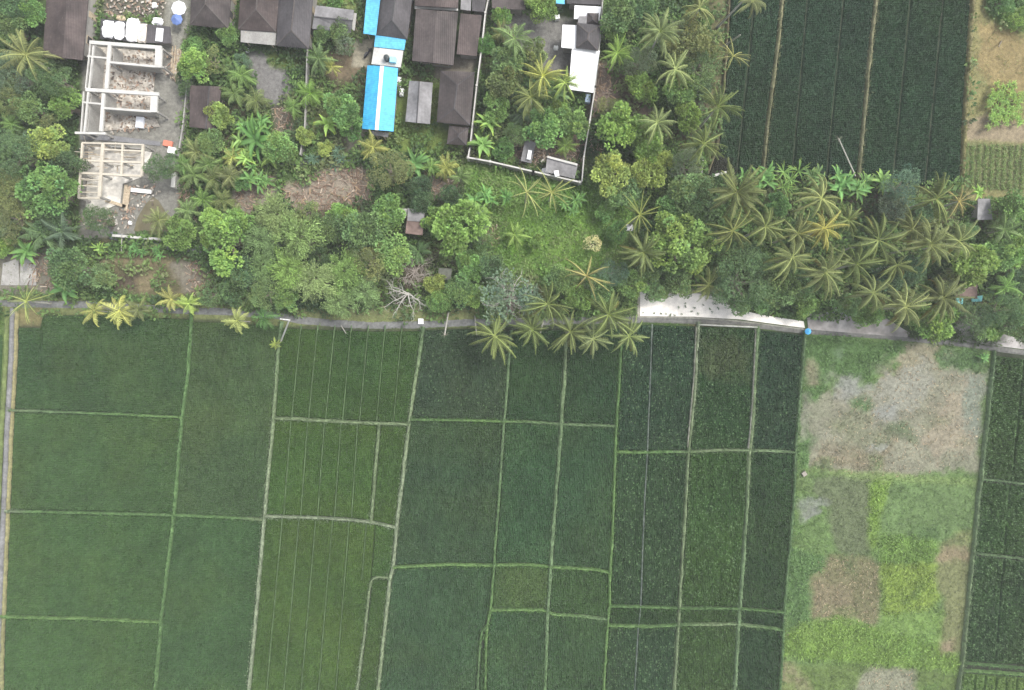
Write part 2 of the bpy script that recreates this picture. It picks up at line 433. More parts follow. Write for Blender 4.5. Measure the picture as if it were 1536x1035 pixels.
paint(z8([(520, 330), (740, 340), (800, 390), (790, 700), (620, 660), (450, 660), (450, 440), (510, 430)]), (130, 122, 92), .12, .4)
paint(z8([(460, 480), (640, 500), (640, 650), (460, 650)]), (140, 126, 102), .05, .8, .6, .7)
paint(z8([(800, 375), (1100, 370), (1110, 560), (1000, 640), (810, 640)]), (150, 170, 80), .6, .7)
paint(z8([(440, 670), (620, 660), (760, 700), (1100, 780), (1200, 840), (1200, 930), (700, 900), (300, 850), (310, 740)]), (140, 168, 82), .6, .6)
paint(z8([(800, 640), (1160, 620), (1180, 800), (1000, 760), (800, 720)]), (128, 154, 82), .4, .6)
paint(z8([(1110, 280), (1265, 190), (1240, 600), (1225, 830), (1100, 830), (1130, 560), (1090, 460)]), (132, 132, 92), .15, .6)
paint(z8([(1130, 300), (1260, 310), (1250, 370), (1080, 370)]), (152, 136, 108), .1, .6)
paint(z8([(1110, 780), (1180, 770), (1170, 830), (1100, 830)]), (158, 140, 114), .1, .5)
paint(z8([(330, 900), (760, 900), (1200, 940), (1200, 1100), (290, 1100)]), (110, 128, 70), .3, .6)
paint(z8([(285, 880), (360, 890), (440, 1000), (460, 1200), (270, 1200)]), (142, 134, 102), .15, .6)
paint(z8([(750, 900), (970, 920), (980, 1024), (990, 1200), (650, 1200), (680, 1000)]), (150, 146, 126), .1, .7)
paint(z7([(440, 830), (760, 845), (1300, 890), (1290, 920), (880, 900), (400, 850)]), (140, 158, 98), .3, .3, .4, .8)
rp = np.random.default_rng(44)
for k in range(70):
    cx, cy = rp.uniform(1180, 1480), rp.uniform(520, 1060); r_ = rp.uniform(5, 17); q = [(cx + r_ * rp.uniform(.5, 1.3) * math.cos(t), cy + r_ * rp.uniform(.4, 1.1) * math.sin(t)) for t in np.linspace(0, 5.6, 7)]
    if cx > 1490 - (cy - 526) * .11 or cx < 1211 - (cy - 498) * .085: continue
    bare = cy < 690
    paint(q, [(96, 116, 78), (150, 146, 132), (128, 130, 100), (160, 150, 134)][k % 4] if bare else [(98, 124, 72), (138, 160, 88), (120, 128, 88), (112, 146, 80)][k % 4], .1 if bare else .5, 1.8, .8, .55)
# verges, lanes and yards
paint([(-40, 440), (330, 462), (420, 470), (720, 470), (720, 492), (420, 490), (290, 480), (-40, 470)], (134, 138, 90), .25, .5)
paint([(25, 465), (66, 462), (64, 488), (30, 490)], (154, 142, 98), .2, .5)
paint([(-10, 462), (16, 470), (10, 560), (-10, 640)], (104, 124, 66), .5, .4)
paint([(440, 462), (720, 460), (720, 480), (440, 476)], (140, 142, 96), .25, .6)
paint([(160, 372), (270, 380), (320, 400), (330, 450), (170, 440)], (122, 112, 84), .4)
paint([(175, 408), (215, 408), (210, 436), (172, 436)], (100, 86, 72), .12)
paint([(205, 415), (235, 412), (232, 438), (208, 440)], (150, 134, 104), .05, .7)
paint([(250, 395), (300, 390), (310, 430), (280, 445)], (142, 132, 118), .05, .8)
paint([(150, 384), (260, 392), (250, 398), (150, 394)], (160, 142, 112), .05, .5)
paint([(-20, 375), (90, 375), (85, 445), (-20, 440)], (138, 130, 116), .08)
paint([(245, 70), (285, 70), (282, 100), (275, 180), (268, 345), (120, 360), (118, 210), (125, 60)], (152, 146, 138), .03, .3, .3)
paint([(245, -40), (290, -40), (285, 40), (268, 80), (245, 75)], (168, 162, 152), .02, .3)
paint([(165, -40), (250, -40), (250, 30), (150, 30)], (124, 118, 104), .1, .4)
paint([(365, 78), (400, 78), (430, 100), (438, 140), (410, 165), (385, 150), (380, 120)], (142, 136, 134), .02, .6)
paint([(395, 72), (450, 75), (440, 110), (410, 100)], (136, 150, 82), .5, .5)
paint([(410, 160), (440, 160), (440, 200), (415, 200)], (140, 130, 116), .05, .6)
paint([(440, 175), (548, 150), (548, 205), (440, 210)], (118, 126, 76), .4)
paint([(490, 75), (545, 75), (545, 120), (495, 125)], (138, 120, 98), .15)
paint([(473, -40), (548, -40), (546, 20), (530, 15), (480, 10)], (148, 158, 98), .4, .4)
paint([(530, 60), (560, 60), (556, 102), (528, 100)], (184, 172, 152), 0, .2, .2)
paint([(595, 150), (660, 120), (660, 190), (690, 220), (640, 235), (590, 225)], (124, 140, 72), .35, .5)
paint([(655, 90), (715, 85), (710, 112), (650, 120)], (140, 130, 116), .1, .4)
paint([(735, 15), (860, 30), (852, 130), (800, 100), (740, 40)], (146, 140, 136), .03, .4)
paint([(845, 72), (866, 70), (850, 130), (838, 130)], (128, 122, 118), .02, .4)
paint([(765, 200), (880, 200), (872, 262), (770, 250)], (126, 116, 104), .06, .5)
paint([(1055, 245), (1085, 245), (1090, 262), (1056, 266)], (84, 76, 68), .03, .3)
paint([(350, 270), (410, 262), (412, 310), (350, 325)], (162, 150, 136), .1)
paint([(420, 280), (500, 250), (560, 250), (560, 300), (500, 320), (440, 320)], (166, 150, 134), .08)
paint([(510, 170), (555, 195), (545, 225), (520, 230)], (176, 164, 146), .02, .4)
paint([(640, 262), (690, 262), (690, 300), (640, 300)], (150, 136, 124), .1)
paint([(695, 242), (870, 272), (965, 288), (950, 430), (755, 415), (725, 330), (695, 300)], (142, 184, 86), .14)
paint([(760, 310), (860, 300), (900, 330), (880, 400), (770, 380)], (150, 188, 86), .10)
paint([(720, 340), (750, 340), (745, 370), (718, 370)], (150, 138, 108), .1)
paint([(880, 95), (915, 95), (930, 150), (885, 180)], (146, 128, 118), .15)
paint([(925, 100), (970, 105), (975, 180), (945, 180), (930, 140)], (120, 102, 90), .35)
paint([(1065, -20), (1092, -20), (1085, 240), (1060, 240)], (128, 122, 88), .3, .4)
paint([(955, 420), (1130, 450), (1110, 478), (955, 478)], (206, 196, 182), 0, .3, .2)
# north-east rough ground
paint([(1463, -60), (1620, -60), (1620, 300), (1443, 300)], (150, 142, 96), .15, 0, 0)
paint([(1475, -60), (1620, -60), (1620, 60), (1500, 40), (1480, 20)], (108, 142, 66), .7)
paint([(1470, 30), (1530, 60), (1600, 60), (1600, 130), (1500, 150), (1465, 100)], (160, 140, 98), .15)
paint([(1448, 180), (1480, 172), (1540, 190), (1600, 190), (1600, 215), (1448, 212)], (166, 148, 122), .02, .5)
paint([(1445, 214), (1600, 222), (1600, 290), (1443, 285)], (132, 134, 90), .2, .2)
gz = (fbm(GX, GY, 2.0, 23) - .5) * .06
gz[(np.abs(GX) > 100) | (np.abs(GY) > 80)] = 0
ny, nx = GX.shape
idx = np.arange(nx * ny).reshape(ny, nx)
gf = np.stack([idx[:-1, :-1], idx[:-1, 1:], idx[1:, 1:], idx[1:, :-1]], -1).reshape(-1, 4)
ground = link('ground', np_mesh('ground', np.stack([GX, GY, gz], -1).reshape(-1, 3), gf, np.clip(GCOL, .004, .9).reshape(-1, 3)), M['ground'])
tag(ground, kind='structure')
def gsample(arr, x, y):
    i = np.clip(np.searchsorted(gx, x), 0, nx - 1); j = np.clip(np.searchsorted(gy, y), 0, ny - 1)
    return arr[j, i]

# ------------------------------------------------------------------ bunds, lanes, paths
def resample(pl, step):
    out = []
    for (x0, y0), (x1, y1) in zip(pl, pl[1:]):
        n = max(1, int(math.hypot(x1 - x0, y1 - y0) / step))
        out += [(x0 + (x1 - x0) * i / n, y0 + (y1 - y0) * i / n) for i in range(n)]
    return np.array(out + [pl[-1]], float)

def ribbon(name, pl, width, height, cols, mat, step=2.5, jit=.2, cross=7, z0=0.0, kind='structure'):
    """raised strip along a pixel polyline; cols: list of (fraction, rgb) along it or one rgb"""
    P = resample(pl, step); n = len(P)
    for _ in range(2): P[1:-1] = (P[:-2] + 2 * P[1:-1] + P[2:]) / 4
    T = np.gradient(P, axis=0); T /= np.linalg.norm(T, axis=1)[:, None]
    Nn = np.stack([-T[:, 1], T[:, 0]], 1)
    u = np.linspace(-1, 1, cross)
    seed = RNG.integers(1, 200)
    wl = 1 + (fbm(P[:, 0], P[:, 1], 9, seed) - .5) * 2.2 * jit + RNG.normal(0, jit * .25, n)
    off = (fbm(P[:, 0], P[:, 1], 25, seed + 5) - .5) * jit * width
    XY = P[:, None, :] + Nn[:, None, :] * ((u[None, :] * width / 2) * wl[:, None] + off[:, None])[..., None]
    prof = np.clip((1 - np.abs(u)) * 2.2, 0, 1)
    Z = z0 + height * prof[None, :] * (1 + RNG.normal(0, jit * .5, (n, cross))) * np.ones((n, 1))
    wxy = np.stack([(XY[..., 0] - 768) * S, (517.5 - XY[..., 1]) * S], -1)
    v = np.concatenate([wxy, Z[..., None]], -1)
    if not isinstance(cols[0], (tuple, list)): cols = [(0, cols), (1, cols)]
    t = np.linspace(0, 1, n); fr = [c[0] for c in cols]; cc = np.array([GC(*c[1]) for c in cols])
    base = np.stack([np.interp(t, fr, cc[:, i]) for i in range(3)], 1)
    mott = (.7 + .6 * fbm(XY[..., 0], XY[..., 1], 7, seed + 9))[..., None]
    col = np.clip(base[:, None, :] * mott, .004, .9)
    ii = np.arange(n * cross).reshape(n, cross)
    f = np.stack([ii[:-1, :-1], ii[:-1, 1:], ii[1:, 1:], ii[1:, :-1]], -1).reshape(-1, 4)
    flip = True
    if flip: f = f[:, ::-1]
    return tag(link(name, np_mesh(name, v.reshape(-1, 3), f, col.reshape(-1, 3), True), mat), kind=kind)

GREEN, LIME, TAN, PALE, DRY = (108, 138, 86), (120, 150, 90), (138, 152, 114), (158, 166, 138), (122, 144, 104)
BUNDS = [(V1, 6.5, GREEN), (V2, 6.5, [(0, DRY), (.2, TAN), (.5, PALE), (1, PALE)]), (V2B, 6, TAN), (V3, 8, [(0, DRY), (.15, TAN), (.5, PALE), (1, TAN)]),
         (V3B, 5, [(0, TAN), (1, PALE)]), (V4, 6, [(0, DRY), (.3, DRY), (.6, GREEN), (.75, LIME), (1, GREEN)]), (V4B, 5, [(0, GREEN), (1, DRY)]),
         (V5, 8, [(0, TAN), (.3, DRY), (.7, DRY), (1, GREEN)]), (V6, 6.5, [(0, GREEN), (.5, LIME), (1, LIME)]),
         (V7, 7, [(0, PALE), (.3, TAN), (1, TAN)]), (V8, 8.5, [(0, DRY), (.3, TAN), (.6, DRY), (1, DRY)]), (V9, 6, [(0, DRY), (1, GREEN)]), (VE, 6, [(0, DRY), (1, TAN)]),
         (H1, 5.5, [(0, TAN), (.2, DRY), (.5, GREEN), (1, LIME)]), (H2, 6, [(0, PALE), (.1, GREEN), (.9, GREEN), (1, TAN)]), (H3, 5.5, LIME), (H4, 7, TAN), (H5, 5, PALE),
         (H6, 5.5, [(0, GREEN), (.4, LIME), (.7, DRY), (1, DRY)]), (H7, 6, LIME), (H8, 5.5, [(0, LIME), (.5, LIME), (1, DRY)]),
         (H9, 6, [(0, LIME), (.3, GREEN), (.5, TAN), (1, DRY)]), (H10, 5, GREEN), (H11, 6, [(0, LIME), (.4, GREEN), (.6, TAN), (1, GREEN)]),
         (NB1, 6.5, [(0, (170, 162, 126)), (1, (146, 142, 110))]), (NB2, 6.5, [(0, (166, 158, 124)), (1, (150, 146, 114))]), (NR, 9, [(0, (158, 146, 106)), (1, (150, 142, 96))]),
         ([(1470, 718), (1600, 733)], 4, DRY), ([(1459, 829), (1600, 846)], 4, DRY), ([(1442, 993), (1600, 1006)], 4, GREEN), ([(1441, 1004), (1600, 1016)], 5, LIME),
         (NL, 7, (120, 112, 84))]
for pl, w, c in BUNDS: ribbon('field_bund', pl, w * .8, .55, c, M['bund'], jit=.34)
ribbon('field_bund', [(1047, 487), (1090, 489), (1134, 491)], 3, .66, (216, 210, 202), M['bund'], jit=.1)
ribbon('field_bund', [(1132, 491), (1127, 600), (1121, 672)], 2, .66, (196, 190, 176), M['bund'], jit=.2)
ribbon('field_bund', [(1043, 490), (1040, 560), (1030, 670)], 2, .66, (204, 198, 180), M['bund'], jit=.2)
for f in CF1 + CF2 + CF3: ribbon('furrow', f, 1.9, .42, (108, 130, 90), M['bund'], jit=.3, cross=3)
for f in NF: ribbon('furrow', f, 1.8, .3, (108, 112, 90), M['bund'], jit=.35, cross=3)
ribbon('furrow', V6F, 2.4, .5, (172, 178, 168), M['bund'], jit=.4, cross=3)
# lanes
def sheet(name, pts, mat, z=.06, thick=.06, col=1.0, kind='structure', h=None):
    m = MB(); m.prism([W(*p) for p in pts], z - thick, z, col)
    return tag(m.build(name, mat), kind=kind)
LANE1 = [(-60, 453), (30, 456), (130, 457), (230, 463), (300, 467), (350, 468), (410, 473), (440, 479), (500, 485), (560, 488), (630, 487), (700, 484), (800, 482), (960, 480)]
LANE2 = [(950, 479), (1040, 482), (1100, 485), (1210, 497), (1300, 503), (1370, 509), (1440, 516), (1536, 529), (1600, 540)]
ribbon('lane', LANE1, 10.5, .09, (142, 139, 137), M['bund'], jit=.14, cross=9)
ribbon('lane', LANE2, 8, .10, (134, 130, 126), M['bund'], jit=.06, cross=7)
ribbon('kerb', [(945, 475), (1045, 477), (1110, 482), (1205, 494)], 3, .2, (176, 170, 160), M['bund'], jit=.05, cross=3)
ribbon('path', [(x - 1, y) for x, y in PATH], 8, .3, (146, 142, 142), M['bund'], jit=.06, cross=7)
ribbon('field_bund', [(x + 6, y) for x, y in PATH], 5, .36, [(0, (172, 160, 118)), (1, (156, 152, 108))], M['bund'], jit=.3)
ribbon('field_bund', [(x - 9, y) for x, y in PATH], 6, .36, (124, 136, 84), M['bund'], jit=.3)
ribbon('lane', [(165, 353), (200, 360), (250, 369), (300, 374), (350, 372), (400, 355)], 11, .09, (140, 140, 146), M['bund'], jit=.05, cross=7)
ribbon('path', [(420, 244), (445, 245), (480, 244), (560, 240)], 7, .08, (136, 138, 140), M['bund'], jit=.1, cross=5)
sheet('concrete_pad', [(1210, 470), (1330, 478), (1365, 500), (1360, 506), (1212, 494)], mat_simple('stained_concrete', (.33, .31, .29), .9, ((.25, .5, 1.4), (.9, .7, 1.3)), .2, 12), .09)
sheet('concrete_pad', [(1425, 480), (1460, 478), (1500, 500), (1536, 510), (1600, 520), (1600, 534), (1536, 524), (1425, 510)], mat_simple('pale_stained_concrete', (.3, .285, .27), .9, ((.3, .55, 1.3), (1.5, .8, 1.2)), .2, 12), .085)
sheet('gravel_yard', [(960, 436), (972, 436), (985, 452), (1004, 440), (1045, 440), (1085, 447), (1100, 462), (1140, 472), (1205, 482), (1207, 492), (1110, 479), (1040, 475), (960, 474)], M['gravel'], .088)
sheet('concrete_pad', [(5, 395), (28, 388), (30, 428), (2, 428)], M['concrete'], .10)
sheet('concrete_pad', [(32, 388), (55, 390), (55, 428), (30, 428)], M['concrete'], .11)

# ------------------------------------------------------------------ rice
def ax(pl, t, along):
    p = np.array(sorted(pl, key=lambda q: q[along])); return np.interp(t, p[:, along], p[:, 1 - along])

def rice(left, right, top, bot, rgb, furrows=(), mg=(2.6, 2.6, 2.6, 2.6), hgt=.55, cell=1.35, spots=None, rows=1.0, patch=()):
    yt0 = np.mean([p[1] for p in top]); yb0 = np.mean([p[1] for p in bot])
    yl = (ax(left, (yt0 + yb0) / 2, 1), ax(right, (yt0 + yb0) / 2, 1))
    midx = (yl[0] + yl[1]) / 2
    H = ax(bot, midx, 0) - ax(top, midx, 0); Wd = yl[1] - yl[0]
    nu, nv = max(4, int(Wd / cell)), max(4, int(H / cell))
    U, Vv = np.meshgrid(np.linspace(0, 1, nu), np.linspace(0, 1, nv))
    X = np.full(U.shape, midx); Y = U * 0
    for _ in range(5):
        Y = (ax(top, X, 0) + mg[2]) * (1 - Vv) + (ax(bot, X, 0) - mg[3]) * Vv
        X = (ax(left, Y, 1) + mg[0]) * (1 - U) + (ax(right, Y, 1) - mg[1]) * U
    iu, iv = np.meshgrid(np.arange(nu), np.arange(nv))
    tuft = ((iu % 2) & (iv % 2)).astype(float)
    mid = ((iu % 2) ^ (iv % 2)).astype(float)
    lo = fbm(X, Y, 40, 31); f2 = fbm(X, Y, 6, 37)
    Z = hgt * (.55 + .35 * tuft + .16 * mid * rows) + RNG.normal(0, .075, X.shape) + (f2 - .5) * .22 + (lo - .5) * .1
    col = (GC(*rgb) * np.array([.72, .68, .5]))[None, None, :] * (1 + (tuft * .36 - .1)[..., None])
    yel = np.clip((fbm(X, Y, 90, 43) - .45) * 2.6, -.15, .8)[..., None]
    col = col * (1 + yel * np.array([.2, .06, -.06]))
    col = col * (.8 + .4 * f2[..., None]) * (1 + .10 * np.cos(iu * 2.1 + 3 * fbm(X, Y, 60, 77)) * (iu % 5 == 0))[..., None] * (1 + RNG.normal(0, .10, X.shape))[..., None]
    if spots is not None:                                   # broken, gappy stand with bright leaves
        s = RNG.random(X.shape)
        col = np.where((s > 1 - spots)[..., None], GC(132, 158, 112), col); Z = np.where(s > 1 - spots, Z + .1, Z)
        Z = np.where(fbm(X, Y, 9, 51) < .36, Z * .5, Z)
    for (cx, cy, rx, ry, prgb) in patch:
        a = np.clip(1.5 - np.hypot((X - cx) / rx, (Y - cy) / ry) - (fbm(X, Y, 12, 61) - .5) * 1.5, 0, 1)[..., None]
        col = col * (1 - a * .8) + GC(*prgb) * a * .8 * (.75 + .5 * RNG.random(X.shape)[..., None])
    for f in furrows:
        d = poly_dist(X, Y, f); Z = np.where(d < 1.7, .12, Z)
    e = np.minimum(np.minimum(iu, nu - 1 - iu), np.minimum(iv, nv - 1 - iv))
    Z = np.where(e == 0, .03, Z * np.where(e == 1, .8, 1))
    v = np.stack([(X - 768) * S, (517.5 - Y) * S, np.maximum(Z, .03)], -1)
    ii = np.arange(nu * nv).reshape(nv, nu)
    fc = np.stack([ii[1:, :-1], ii[1:, 1:], ii[:-1, 1:], ii[:-1, :-1]], -1).reshape(-1, 4)
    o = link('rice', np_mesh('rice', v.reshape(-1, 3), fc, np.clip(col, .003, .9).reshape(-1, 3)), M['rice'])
    o.color = (1, 1, 1, 1)
    tag(o, 'rows of green rice plants filling a paddy between grassy bunds', 'rice crop', 'rice growing in the paddies', 'stuff')
    return o

P_R = [(x + 8, y) for x, y in PATH]
LFT = [(-60, 440), (-60, 1100)]
G1, G2, G3, G4, G5 = (84, 116, 82), (88, 118, 80), (86, 120, 72), (70, 102, 78), (62, 92, 66)
rice(LFT, [(x - 12, y) for x, y in PATH], [(-60, 500), (20, 500)], [(-60, 1085), (20, 1085)], G1)
rice(P_R, V1, TOPA, H1, (80, 112, 80)); rice(P_R, V1, H1, H2, (86, 118, 80)); rice(P_R, V1, H2, H3, (86, 120, 80)); rice(P_R, V1, H3, BOT, (88, 122, 80))
rice(V1, V2, TOPB, H2, (88, 116, 84)); rice(V1, V2, H2, BOT, (84, 118, 82))
rice(V2, V3, TOPC, H4, (78, 112, 68), CF1); rice(V2, V2B, H4, H5, (86, 120, 68), CF2); rice(V2B, V3, H4, H5, (84, 116, 68))
rice(V2, V3X, H5, BOT, (90, 122, 70), CF3, (2.6, .3, 2.6, 2.6)); rice(V3X, V3, H5, [(500, 866), (600, 866)], (84, 118, 72), CF3[-1:], (.3, 2.6, 2.6, 1)); rice(V3X, V3, [(500, 867), (600, 867)], BOT, (84, 116, 70))
rice(V3, V4, TOPD, H6, (74, 100, 84), spots=.012); rice(V3, V4, H6, H7, (76, 106, 82)); rice(V3, V4L, H7, BOT, (78, 110, 84))
rice(V4L, V4, [(712, 968), (735, 968)], BOT, (80, 112, 80))
rice(V4, V5, TOPD, H6, (66, 100, 74)); rice(V4, V5, H6, H7, (74, 110, 82)); rice(V4, V5, H7, H8, (92, 122, 84)); rice(V4, V5, H8, BOT, (78, 112, 84))
rice(V5, V6, TOPD, H6, (64, 96, 72)); rice(V5, V6, H6, H7, (74, 108, 82)); rice(V5, V6, H7, H8, (74, 108, 76)); rice(V5, V6, H8, BOT, (74, 108, 80))
rice(V6, V7, TOPG, H9, (64, 94, 76), [V6F], spots=.03); rice(V6, V7, H9, H10, (64, 96, 72), [V6F], spots=.03)
rice(V6, V7, H10, H11, (66, 98, 66)); rice(V6, V7, H11, BOT, (68, 98, 74), [V6F], spots=.035)
rice(V7, V8, TOPG, H9, (64, 98, 66), spots=.05, patch=[(1088, 535, 45, 30, (84, 94, 62))]); rice(V7, V8, H9, H10, (72, 108, 64), spots=.04); rice(V7, V8, H10, H11, (74, 106, 66)); rice(V7, V8, H11, BOT, (78, 108, 66), spots=.02)
rice(V8, V9, TOPG, H9, (64, 94, 76), spots=.012); rice(V8, V9, H9, H10, (66, 98, 70)); rice(V8, V9, H10, H11, (62, 92, 66)); rice(V8, V9, H11, BOT, (62, 92, 66))
RE = [(1620, 500), (1620, 1100)]
rice(VE, RE, [(1480, 530), (1620, 545)], [(1460, 718), (1620, 735)], (74, 104, 62), EF, spots=.05)
rice(VE, RE, [(1460, 719), (1620, 735)], [(1450, 829), (1620, 846)], (70, 104, 62), EF, spots=.05)
rice(VE, RE, [(1450, 830), (1620, 848)], [(1430, 992), (1620, 1006)], (68, 100, 64), EF, spots=.05)
rice(VE, RE, [(1436, 1006), (1620, 1020)], [(1430, 1085), (1620, 1085)], (118, 150, 92), [[(x, 1000), (x - 6, 1090)] for x in (1461, 1476, 1493, 1508, 1524)])
rice(NL, NB1, NTOP, NBOT, (62, 92, 76), NF, (3, 3, 0, 0), patch=[(1075, 255, 25, 22, (60, 54, 46))]); rice(NB1, NB2, NTOP, NBOT, (60, 90, 74), NF, (3, 3, 0, 0)); rice(NB2, NR, NTOP, NBOT, (60, 92, 72), NF, (3, 4, 0, 0))

# thin veil of moist air
hz = MB(); hz.prism([(-420, -420), (420, -420), (420, 420), (-420, 420)], -1.2, 101.5)
hm = bpy.data.materials.new('haze'); hm.use_nodes = True; hm.node_tree.nodes.clear()
hv = hm.node_tree.nodes.new('ShaderNodeVolumePrincipled'); hv.inputs['Color'].default_value = (.97, .98, 1, 1); hv.inputs['Density'].default_value = 0.00042
ho = hm.node_tree.nodes.new('ShaderNodeOutputMaterial'); hm.node_tree.links.new(hv.outputs[0], ho.inputs['Volume'])
tag(hz.build('haze', hm), kind='stuff')
# ------------------------------------------------------------------ plant shapes (unit crowns, shared by copies)
def rnd_dirs(n, rng, up=-.15):
    d = rng.normal(size=(n * 3, 3)); d /= np.linalg.norm(d, axis=1)[:, None]
    return d[d[:, 2] > up][:n]

def leaf_quads(P, D, size, aspect, rng, fold=.25):
    """one pointed leaf per position P, its tip along D; two triangles folded on the midrib"""
    n = len(P)
    up = rng.normal(0, .45, (n, 3)) + np.array([0, 0, 1.0])
    s = np.cross(D, up); s /= np.linalg.norm(s, axis=1)[:, None] + 1e-9
    nn = np.cross(s, D)
    L = size[:, None]
    a = P; b = P + D * L * .5 + s * L * aspect * .5 - nn * L * fold * .3; c = P + D * L; d = P + D * L * .5 - s * L * aspect * .5 - nn * L * fold * .3
    v = np.stack([a, b, c, d], 1).reshape(-1, 3)
    f = np.arange(n * 4).reshape(n, 4)
    return v, f

def crown_mesh(name, seed, lobes, lr, leaves, ls, aspect=.6, flat=.75, droop=.1, contrast=.34, irregular=.28, hue=.06):
    rng = np.random.default_rng(seed)
    ld = rnd_dirs(lobes, rng, -.3)
    ang = np.arctan2(ld[:, 1], ld[:, 0])
    ph = rng.random(3) * 6.28
    rad = 1 + irregular * (np.sin(2 * ang + ph[0]) * .5 + np.sin(3 * ang + ph[1]) * .5 + rng.normal(0, .35, len(ld)))
    rr = rng.uniform(.35, 1, len(ld)) ** .5 * (1 - lr * .8) * rad
    Cn = ld * rr[:, None] * np.array([1, 1, flat])
    lrad = lr * rng.uniform(.65, 1.3, len(ld))
    tint = 1 + rng.normal(0, contrast, len(ld)).clip(-.5, .7)
    yel = rng.normal(0, hue, len(ld))
    w = lrad ** 2; k = rng.choice(len(ld), leaves, p=w / w.sum())
    nd = rnd_dirs(leaves, rng, -.35)[:leaves]
    k = k[:len(nd)]
    shell = rng.uniform(.72, 1.08, len(nd))
    P = Cn[k] + nd * (lrad[k] * shell)[:, None] * np.array([1, 1, .85])
    D = nd + rng.normal(0, .55, nd.shape) + np.array([0, 0, -droop]); D /= np.linalg.norm(D, axis=1)[:, None]
    v, f = leaf_quads(P, D, ls * rng.uniform(.6, 1.35, len(nd)), aspect, rng)
    t = (tint[k] * (1 + rng.normal(0, .16, len(nd)))).clip(.35, 2)
    col = np.stack([t * (1 + yel[k] * 1.2), t * (1 + yel[k] * .3), t * (1 - yel[k])], 1).clip(.15, 3)
    return np_mesh(name, v, f, np.repeat(col, 4, 0))

def feather_mesh(name, seed, canes=46, leaves=4200):
    """arching canes with narrow drooping leaves"""
    rng = np.random.default_rng(seed); P = []; D = []; T = []
    for i in range(canes):
        a = rng.random() * 6.283; reach = rng.uniform(.25, 1.05); t0 = 1 + rng.normal(0, .25)
        m = leaves // canes
        t = rng.uniform(.25, 1, m) ** .7
        r = reach * t ** 1.4; z = .95 * np.sin(t * 2.2) - .25
        aa = a + rng.normal(0, .10, m) / (t + .2)
        P.append(np.stack([r * np.cos(aa), r * np.sin(aa), z * (1 - .3 * reach)], 1) + rng.normal(0, .05, (m, 3)))
        d = np.stack([np.cos(aa), np.sin(aa), -.25 + 0 * aa], 1) + rng.normal(0, .6, (m, 3)); D.append(d / np.linalg.norm(d, axis=1)[:, None])
        T.append(np.full(m, max(.4, t0)))
    P = np.concatenate(P); D = np.concatenate(D); T = np.concatenate(T) * (1 + rng.normal(0, .18, len(P)))
    v, f = leaf_quads(P, D, .115 * rng.uniform(.6, 1.4, len(P)), .3, rng)
    T = T.clip(.35, 2)
    return np_mesh(name, v, f, np.repeat(np.stack([T * 1.03, T, T * .95], 1), 4, 0))

